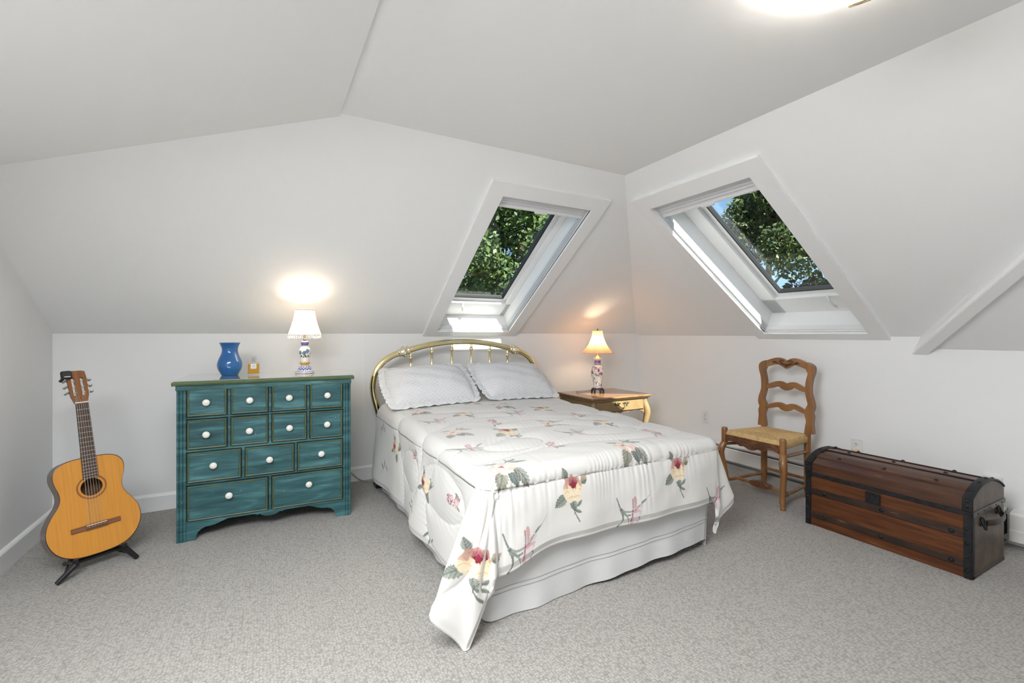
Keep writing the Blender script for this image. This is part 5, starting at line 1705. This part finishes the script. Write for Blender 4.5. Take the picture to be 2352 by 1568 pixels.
# leather end handle between two iron loops
hd = MB()
ptsH = cat_rom([(0.115, -0.020, 0.262), (0.155, -0.040, 0.266), (0.215, -0.046, 0.268), (0.275, -0.040, 0.272), (0.315, -0.020, 0.276)], 5)
hd.tube(ptsH, [0.015] * len(ptsH), 10, flat=0.35, up=(0, 0, 1))
hd.build('leather_handle', pmat('dark_leather', (0.022, 0.012, 0.008), (0.04, 0.022, 0.014), scale=30, rough=0.35), tr, 60)
for x, z in ((0.105, 0.258), (0.325, 0.278)):
    MB().tube([(x + 0.012 * math.cos(a), -0.012 + 0.012 * math.sin(a) * 0.6, z + 0.026 * math.sin(a)) for a in [2 * PI * q / 18 for q in range(18)]], 0.0055, 8, closed=True).build('handle_loop', IRON, tr, 180)
    MB().lathe([(0.018, -0.001), (0.017, -0.004), (0.0005, -0.005)], 14, (x, 0.0, z), axis='y').build('loop_plate', IRON, tr, 40)
MB().box(0.0, TD, -0.003, 0.004, 0.0, 0.018, 0.002).build('end_skid', BATT, tr)
# ------------------------------------------------------------------ guitar and its stand
SPRUCE = pmat('amber_spruce', (0.52, 0.205, 0.018), (0.64, 0.285, 0.034), scale=6, stretch=(22, 0.6, 1), rough=0.3, coat=0.25, detail=5, lo=0.25, hi=0.8)
SIDEW = pmat('brown_side_wood', (0.11, 0.065, 0.045), (0.16, 0.10, 0.07), scale=5, stretch=(2, 8, 2), rough=0.3, coat=0.3)
BIND = pmat('dark_binding', (0.030, 0.014, 0.010), rough=0.35)
ROSEW = pmat('rosewood', (0.035, 0.016, 0.011), (0.065, 0.032, 0.021), scale=8, stretch=(20, 1.5, 1), rough=0.45)
BRIDGE = pmat('bridge_wood', (0.22, 0.085, 0.03), (0.16, 0.06, 0.022), scale=10, stretch=(1, 14, 1), rough=0.4)
MAHOG = pmat('mahogany_head', (0.25, 0.095, 0.024), (0.19, 0.070, 0.018), scale=6, stretch=(12, 1, 1), rough=0.35, coat=0.2)
BONE = pmat('bone_white', (0.78, 0.75, 0.66), rough=0.4)
STRING = pmat('nylon_string', (0.42, 0.38, 0.32), rough=0.35)
FRET = pmat('fret_wire', (0.42, 0.38, 0.32), rough=0.35, metal=0.6)
INSIDE = pmat('guitar_inside', (0.10, 0.045, 0.02), (0.14, 0.065, 0.03), scale=9, stretch=(1, 8, 1), rough=0.8)
GUITAR_LEAN, GUITAR_ROLL, GUITAR_POS = 14.0, 1.8, (-0.733, 3.035, 0.085)
gu = thing('guitar', 'classical acoustic guitar with amber top, leaning on a stand in the corner', 'guitar')
gf = Vector((0.474, -0.880, 0.0)).normalized()     # outward normal of the face before leaning
lean = rad(GUITAR_LEAN)
roll_ = rad(GUITAR_ROLL)
ez = (gf * math.cos(lean) + Vector((0, 0, 1)) * math.sin(lean)).normalized()
ex = Vector((0, 0, 1)).cross(gf).normalized()
ey = ez.cross(ex).normalized()
M = Matrix.Identity(4)
exr = ex * math.cos(roll_) + ey * math.sin(roll_)
eyr = -ex * math.sin(roll_) + ey * math.cos(roll_)
for i in range(3):
    M[i][0], M[i][1], M[i][2] = exr[i], eyr[i], ez[i]
M.translation = Vector(GUITAR_POS)
gu.matrix_world = M
hf = [(0.0, 0.0), (0.06, 0.003), (0.11, 0.016), (0.150, 0.046), (0.176, 0.090), (0.186, 0.138), (0.179, 0.188), (0.157, 0.234), (0.134, 0.270), (0.123, 0.304), (0.125, 0.338), (0.135, 0.374), (0.141, 0.408), (0.135, 0.444), (0.112, 0.472), (0.075, 0.486), (0.035, 0.490), (0.0, 0.491)]
hs = cat_rom(hf, 5)
ol = [(a, b) for a, b in hs] + [(-a, b) for a, b in reversed(hs[1:-1])]
n = len(ol)
D_ = 0.095
HC = (0.0, 0.335); HR = 0.0435
ca = []
for a, b in ol:
    an = math.atan2(b - HC[1], a - HC[0]); ca.append((HC[0] + HR * math.cos(an), HC[1] + HR * math.sin(an)))
tp = MB()
tp.add([(a * 0.985, b * 0.985 + 0.0036, 0.0) for a, b in ol] + [(a, b, 0.0) for a, b in ca], [(i, (i + 1) % n, n + (i + 1) % n, n + i) for i in range(n)])
tp.add([(a, b, 0.0) for a, b in ca] + [(a, b, -0.004) for a, b in ca], [(i, (i + 1) % n, n + (i + 1) % n, n + i) for i in range(n)])
tp.build('soundboard', SPRUCE, gu)
bn = MB()
bn.add([(a * 0.985, b * 0.985 + 0.0036, 0.0) for a, b in ol] + [(a, b, -0.001) for a, b in ol] + [(a, b, -0.006) for a, b in ol],
       [(i, (i + 1) % n, n + (i + 1) % n, n + i) for i in range(n)] + [(n + i, n + (i + 1) % n, 2 * n + (i + 1) % n, 2 * n + i) for i in range(n)])
bn.build('binding', BIND, gu)
sd = MB()
sd.add([(a, b, -0.006) for a, b in ol] + [(a, b, -D_) for a, b in ol], [(i, (i + 1) % n, n + (i + 1) % n, n + i) for i in range(n)])
sd.build('sides', SIDEW, gu, 40)
MB().add([(a, b, -D_) for a, b in ol], [tuple(range(n))]).build('back', INSIDE, gu)
rs = MB()
for r0, r1 in ((0.0525, 0.060),):
    k = 56
    rs.add([(HC[0] + r * math.cos(2 * PI * i / k), HC[1] + r * math.sin(2 * PI * i / k), 0.0006) for r in (r0, r1) for i in range(k)], [(i, (i + 1) % k, k + (i + 1) % k, k + i) for i in range(k)])
rs.build('rosette', pmat('rosette_brown', (0.24, 0.085, 0.022), rough=0.4), gu)
br = MB().box(-0.097, 0.097, 0.128, 0.152, 0.0, 0.007, 0.002)
br.box(-0.045, 0.045, 0.126, 0.154, 0.0, 0.011, 0.002)
bo = br.build('bridge', BRIDGE, gu)
MB().box(-0.040, 0.040, 0.1475, 0.1505, 0.009, 0.0135).build('saddle', BONE, bo)
MB().box(-0.042, 0.042, 0.131, 0.136, 0.010, 0.0125).build('tie_block', ROSEW, bo)
NUT = 0.149 + 0.625
fbz = 0.008
fbw = lambda y: 0.0255 + (0.0305 - 0.0255) * (NUT - y) / 0.40
fb = MB()
y0 = 0.378
fb.add([(-fbw(y0), y0, 0.001), (fbw(y0), y0, 0.001), (fbw(NUT), NUT, 0.001), (-fbw(NUT), NUT, 0.001), (-fbw(y0), y0, fbz), (fbw(y0), y0, fbz), (fbw(NUT), NUT, fbz), (-fbw(NUT), NUT, fbz)],
       [(0, 3, 2, 1), (4, 5, 6, 7), (0, 1, 5, 4), (1, 2, 6, 5), (2, 3, 7, 6), (3, 0, 4, 7)])
fo = fb.build('fretboard', ROSEW, gu)
for k in range(1, 20):
    y = NUT - 0.625 * (1 - 2 ** (-k / 12.0))
    if y < y0 + 0.003: break
    w = fbw(y) - 0.0005
    MB().box(-w, w, y - 0.0011, y + 0.0011, fbz - 0.0005, fbz + 0.0010).build('fret', FRET, fo)
nk = MB()
ys = [0.44, 0.47, 0.49, 0.53, 0.65, NUT]
dp = [0.085, 0.07, 0.045, 0.026, 0.022, 0.019]
for i in range(len(ys) - 1):
    v = []
    for y, d in ((ys[i], dp[i]), (ys[i + 1], dp[i + 1])):
        w = fbw(y)
        v += [(-w, y, 0.001), (-w * 0.85, y, -d * 0.6), (-w * 0.3, y, -d), (w * 0.3, y, -d), (w * 0.85, y, -d * 0.6), (w, y, 0.001)]
    nk.add(v, [(j, j + 1, 7 + j, 6 + j) for j in range(5)])
nk.build('neck', MAHOG, gu, 60)
MB().box(-0.0265, 0.0265, NUT - 0.001, NUT + 0.005, 0.0, fbz + 0.0025, 0.001).build('nut', BONE, gu)
# slotted headstock tilted back
hd = bpy.data.objects.new('headstock_pivot', None); bpy.data.objects.remove(hd)
tb = rad(13)
def hx(x, y, z):
    return (x, NUT + 0.004 + y * math.cos(tb) + z * math.sin(tb), 0.002 - y * math.sin(tb) + z * math.cos(tb))


def hbox(m, x0, x1, ya, yb, z0, z1, mi=0, x2=None, x3=None):
    x2 = x0 if x2 is None else x2; x3 = x1 if x3 is None else x3
    v = [hx(x0, ya, z0), hx(x1, ya, z0), hx(x3, yb, z0), hx(x2, yb, z0), hx(x0, ya, z1), hx(x1, ya, z1), hx(x3, yb, z1), hx(x2, yb, z1)]
    m.add(v, [(0, 3, 2, 1), (4, 5, 6, 7), (0, 1, 5, 4), (1, 2, 6, 5), (2, 3, 7, 6), (3, 0, 4, 7)], mi)


hs_ = MB()
T0, T1 = -0.018, 0.0
hbox(hs_, -0.0265, 0.0265, 0.0, 0.018, T0, T1, 0, -0.030, 0.030)
hbox(hs_, -0.030, 0.030, 0.018, 0.040, T0, T1, 0, -0.036, 0.036)
hbox(hs_, -0.011, 0.011, 0.040, 0.142, T0, T1)
hbox(hs_, -0.036, -0.024, 0.040, 0.142, T0, T1, 0, -0.039, -0.024)
hbox(hs_, 0.024, 0.036, 0.040, 0.142, T0, T1, 0, 0.024, 0.039)
hbox(hs_, -0.039, 0.039, 0.142, 0.176, T0, T1, 0, -0.036, 0.036)
hbox(hs_, -0.036, 0.036, 0.176, 0.181, T0, T1, 0, -0.020, 0.020)
ho = hs_.build('headstock', MAHOG, gu)
for s in (-1, 1):
    for yk in (0.058, 0.092, 0.126):
        MB().tube([hx(s * 0.010, yk, -0.009), hx(s * 0.026, yk, -0.009)], 0.0045, 10).build('string_roller', BONE, ho, 180)
        k = MB()
        k.tube([hx(s * 0.036, yk, -0.009), hx(s * 0.050, yk, -0.012)], 0.003, 8)
        k.sphere(hx(s * 0.043, yk + 0.004, -0.010), 0.006, 8, 6)
        kb = MB().tube([hx(s * 0.050, yk - 0.002, -0.022), hx(s * 0.0515, yk, -0.012), hx(s * 0.050, yk + 0.002, -0.002)], [0.005, 0.0085, 0.006], 8, flat=0.45)
        ko = k.build('tuning_gear', STEEL, ho, 180)
        kb.build('tuning_button', STEEL, ko, 180)
for k in range(6):
    q = (k - 2.5) / 2.5
    xs_, xn = q * 0.0295, q * 0.0215
    s = -1 if k < 3 else 1
    j = k if k < 3 else 5 - k
    yk = (0.058, 0.092, 0.126)[j]
    r = 0.0009 - 0.0001 * k
    MB().tube([(xs_, 0.134, 0.0125), (xs_, 0.149, 0.0142), (xn, NUT + 0.002, fbz + 0.0032), hx(s * 0.0175, yk, -0.004)], r, 5).build('string', STRING, gu, 180)
ct = thing('clip_on_tuner', 'small black clip-on tuner at the top corner of the guitar head', 'tuner')
ct.matrix_world = M
cm = MB()
v0_ = hx(-0.038, 0.152, 0.012)
cm.box(v0_[0] - 0.026, v0_[0] + 0.018, v0_[1] - 0.020, v0_[1] + 0.024, v0_[2] - 0.008, v0_[2] + 0.010, 0.006)
cm.tube([(v0_[0] - 0.02, v0_[1] - 0.018, v0_[2] + 0.004), (v0_[0] - 0.03, v0_[1] - 0.03, v0_[2] - 0.004)], 0.007, 8)
cm.build('display_body', BLACK, ct)
MB().box(v0_[0] - 0.014, v0_[0] + 0.010, v0_[1] - 0.010, v0_[1] - 0.006, v0_[2] + 0.010, v0_[2] + 0.0108).build('display_bar', STEEL, ct)
c2 = MB(); hbox(c2, -0.046, -0.020, 0.146, 0.160, 0.0005, 0.004); hbox(c2, -0.046, -0.020, 0.146, 0.160, -0.0225, -0.0185); hbox(c2, -0.050, -0.042, 0.146, 0.160, -0.0225, 0.004)
c2.build('clamp', BLACK, ct)

st = thing('guitar_stand', 'folding black A-frame stand under the guitar', 'guitar stand')
gw = lambda x, y, z: M @ Vector((x, y, z))
for s, foot in ((-1, (-0.867, 2.939)), (1, (-0.594, 3.086))):
    tipv = gw(s * 0.095, 0.010, 0.020)
    elbow = gw(s * 0.095, -0.014, 0.016)
    back = gw(s * 0.085, -0.012, -0.11)
    f0 = Vector((*foot, 0.008))
    lg = MB().tube([elbow, f0], [0.014, 0.011], 10).build('front_leg', BLACK, st, 60)
    f1 = gw(s * 0.085, 0, -0.22); f1.z = 0.008
    MB().tube([back, f1], [0.010, 0.009], 10).build('rear_leg', BLACK, st, 60)
    MB().tube([tipv, elbow, back], [0.010, 0.014, 0.013], 10).build('cradle_arm', BLACK, st, 60)
    MB().tube([elbow.lerp(f0, 0.62), back.lerp(f1, 0.35)], 0.005, 8).build('side_brace', BLACK, st, 60)
    MB().tube([back + Vector((0, 0, 0.0)), back + (ez * 0.0) + Vector((0, 0, 0.05)) - ez * 0.012], [0.012, 0.009], 10).build('back_rest', BLACK, st, 60)
MB().tube([gw(-0.085, -0.014, -0.05), gw(0.085, -0.014, -0.05)], 0.009, 10).build('cross_bar', BLACK, st, 60)
MB().tube([gw(-0.085, -0.014, -0.10), gw(0.085, -0.014, -0.10)], 0.007, 10).build('cross_bar', BLACK, st, 60)

# ------------------------------------------------------------------ trees outside the skylights
LEAFM = [pmat('leaf_green_a', (0.022, 0.048, 0.014), (0.085, 0.13, 0.035), scale=1.3, rough=0.5, spec=0.3), pmat('leaf_green_b', (0.025, 0.045, 0.014), (0.085, 0.105, 0.034), scale=1.1, rough=0.5, spec=0.3)]
BARK = pmat('bark', (0.06, 0.045, 0.032), (0.11, 0.085, 0.06), scale=9, stretch=(4, 4, 1), rough=0.9)


def tree(name, base, h, crown, nl, size, seed, lm, label, hole=None):
    g = np.random.default_rng(seed)
    t = thing(name, label, 'tree', base)
    bx = MB()
    bx.tube([(0, 0, 0), (0.1, 0.05, h * 0.35), (0.0, 0.1, h * 0.7), (0.1, 0, h)], [0.22, 0.17, 0.12, 0.04], 8)
    bx.build('trunk', BARK, t, 60)
    bm_ = MB()
    for k in range(10):
        a = g.uniform(0, 2 * PI); z0 = h * g.uniform(0.3, 0.8); L = g.uniform(1.2, 2.6)
        bm_.tube([(0, 0, z0), (L * 0.5 * math.cos(a), L * 0.5 * math.sin(a), z0 + 0.5), (L * math.cos(a), L * math.sin(a), z0 + g.uniform(0.6, 1.6))], [0.07, 0.045, 0.015], 6)
    bm_.build('branches', BARK, t, 60)
    C_ = []
    cx, cy, cz, rx, ry, rz = crown
    for k in range(90):
        d = g.normal(size=3); d /= np.linalg.norm(d)
        rr = g.uniform(0.35, 1.0) ** 0.6
        C_.append((cx + d[0] * rx * rr, cy + d[1] * ry * rr, cz + d[2] * rz * rr, g.uniform(0.5, 1.1)))
    C_ = np.array(C_)
    i = g.integers(0, len(C_), nl)
    d = g.normal(size=(nl, 3)); d /= np.linalg.norm(d, axis=1, keepdims=True)
    p = C_[i, :3] + d * (C_[i, 3] * g.uniform(0.55, 1.05, nl) ** 0.5)[:, None]
    a1 = g.normal(size=(nl, 3)); a1 /= np.linalg.norm(a1, axis=1, keepdims=True)
    a2 = np.cross(a1, g.normal(size=(nl, 3))); a2 /= np.linalg.norm(a2, axis=1, keepdims=True)
    s = size * g.uniform(0.6, 1.3, nl)[:, None]
    nn = np.cross(a1, a2)
    V = np.stack([p - a1 * s, p + a2 * s * 0.55 + nn * s * 0.15, p + a1 * s, p - a2 * s * 0.55 + nn * s * 0.15], 1).reshape(-1, 3)
    me = bpy.data.meshes.new('foliage')
    me.vertices.add(len(V)); me.vertices.foreach_set('co', V.reshape(-1).astype(np.float32))
    me.loops.add(len(V)); me.loops.foreach_set('vertex_index', np.arange(len(V), dtype=np.int32))
    me.polygons.add(nl); me.polygons.foreach_set('loop_start', (np.arange(nl) * 4).astype(np.int32))
    me.update(calc_edges=True)
    me.materials.append(lm)
    o = link('foliage', me, t)
    o['kind'] = 'stuff'
    return t


GZ = -3.2
tree('maple_tree', (7.0, 14.5, GZ), 9.0, (0, 0, 7.6, 3.6, 2.6, 5.2), 52000, 0.095, 1, LEAFM[0], 'leafy green maple filling the left skylight')
tree('oak_tree', (17.6, 10.9, GZ), 9.5, (0, 0, 6.0, 2.4, 4.8, 4.7), 54000, 0.10, 3, LEAFM[1], 'olive green oak seen in the right skylight, blue sky showing through')
lawn = MB().box(-30, 40, 4.6, 45, GZ - 0.2, GZ).add([(4.6, -20, GZ), (40, -20, GZ), (40, 4.6, GZ), (4.6, 4.6, GZ)], [(0, 1, 2, 3)]).build('lawn', pmat('grass', (0.05, 0.10, 0.02), (0.09, 0.15, 0.04), scale=3, rough=0.95))
tag(lawn, 'green lawn far below the skylights', 'lawn', None, 'structure')
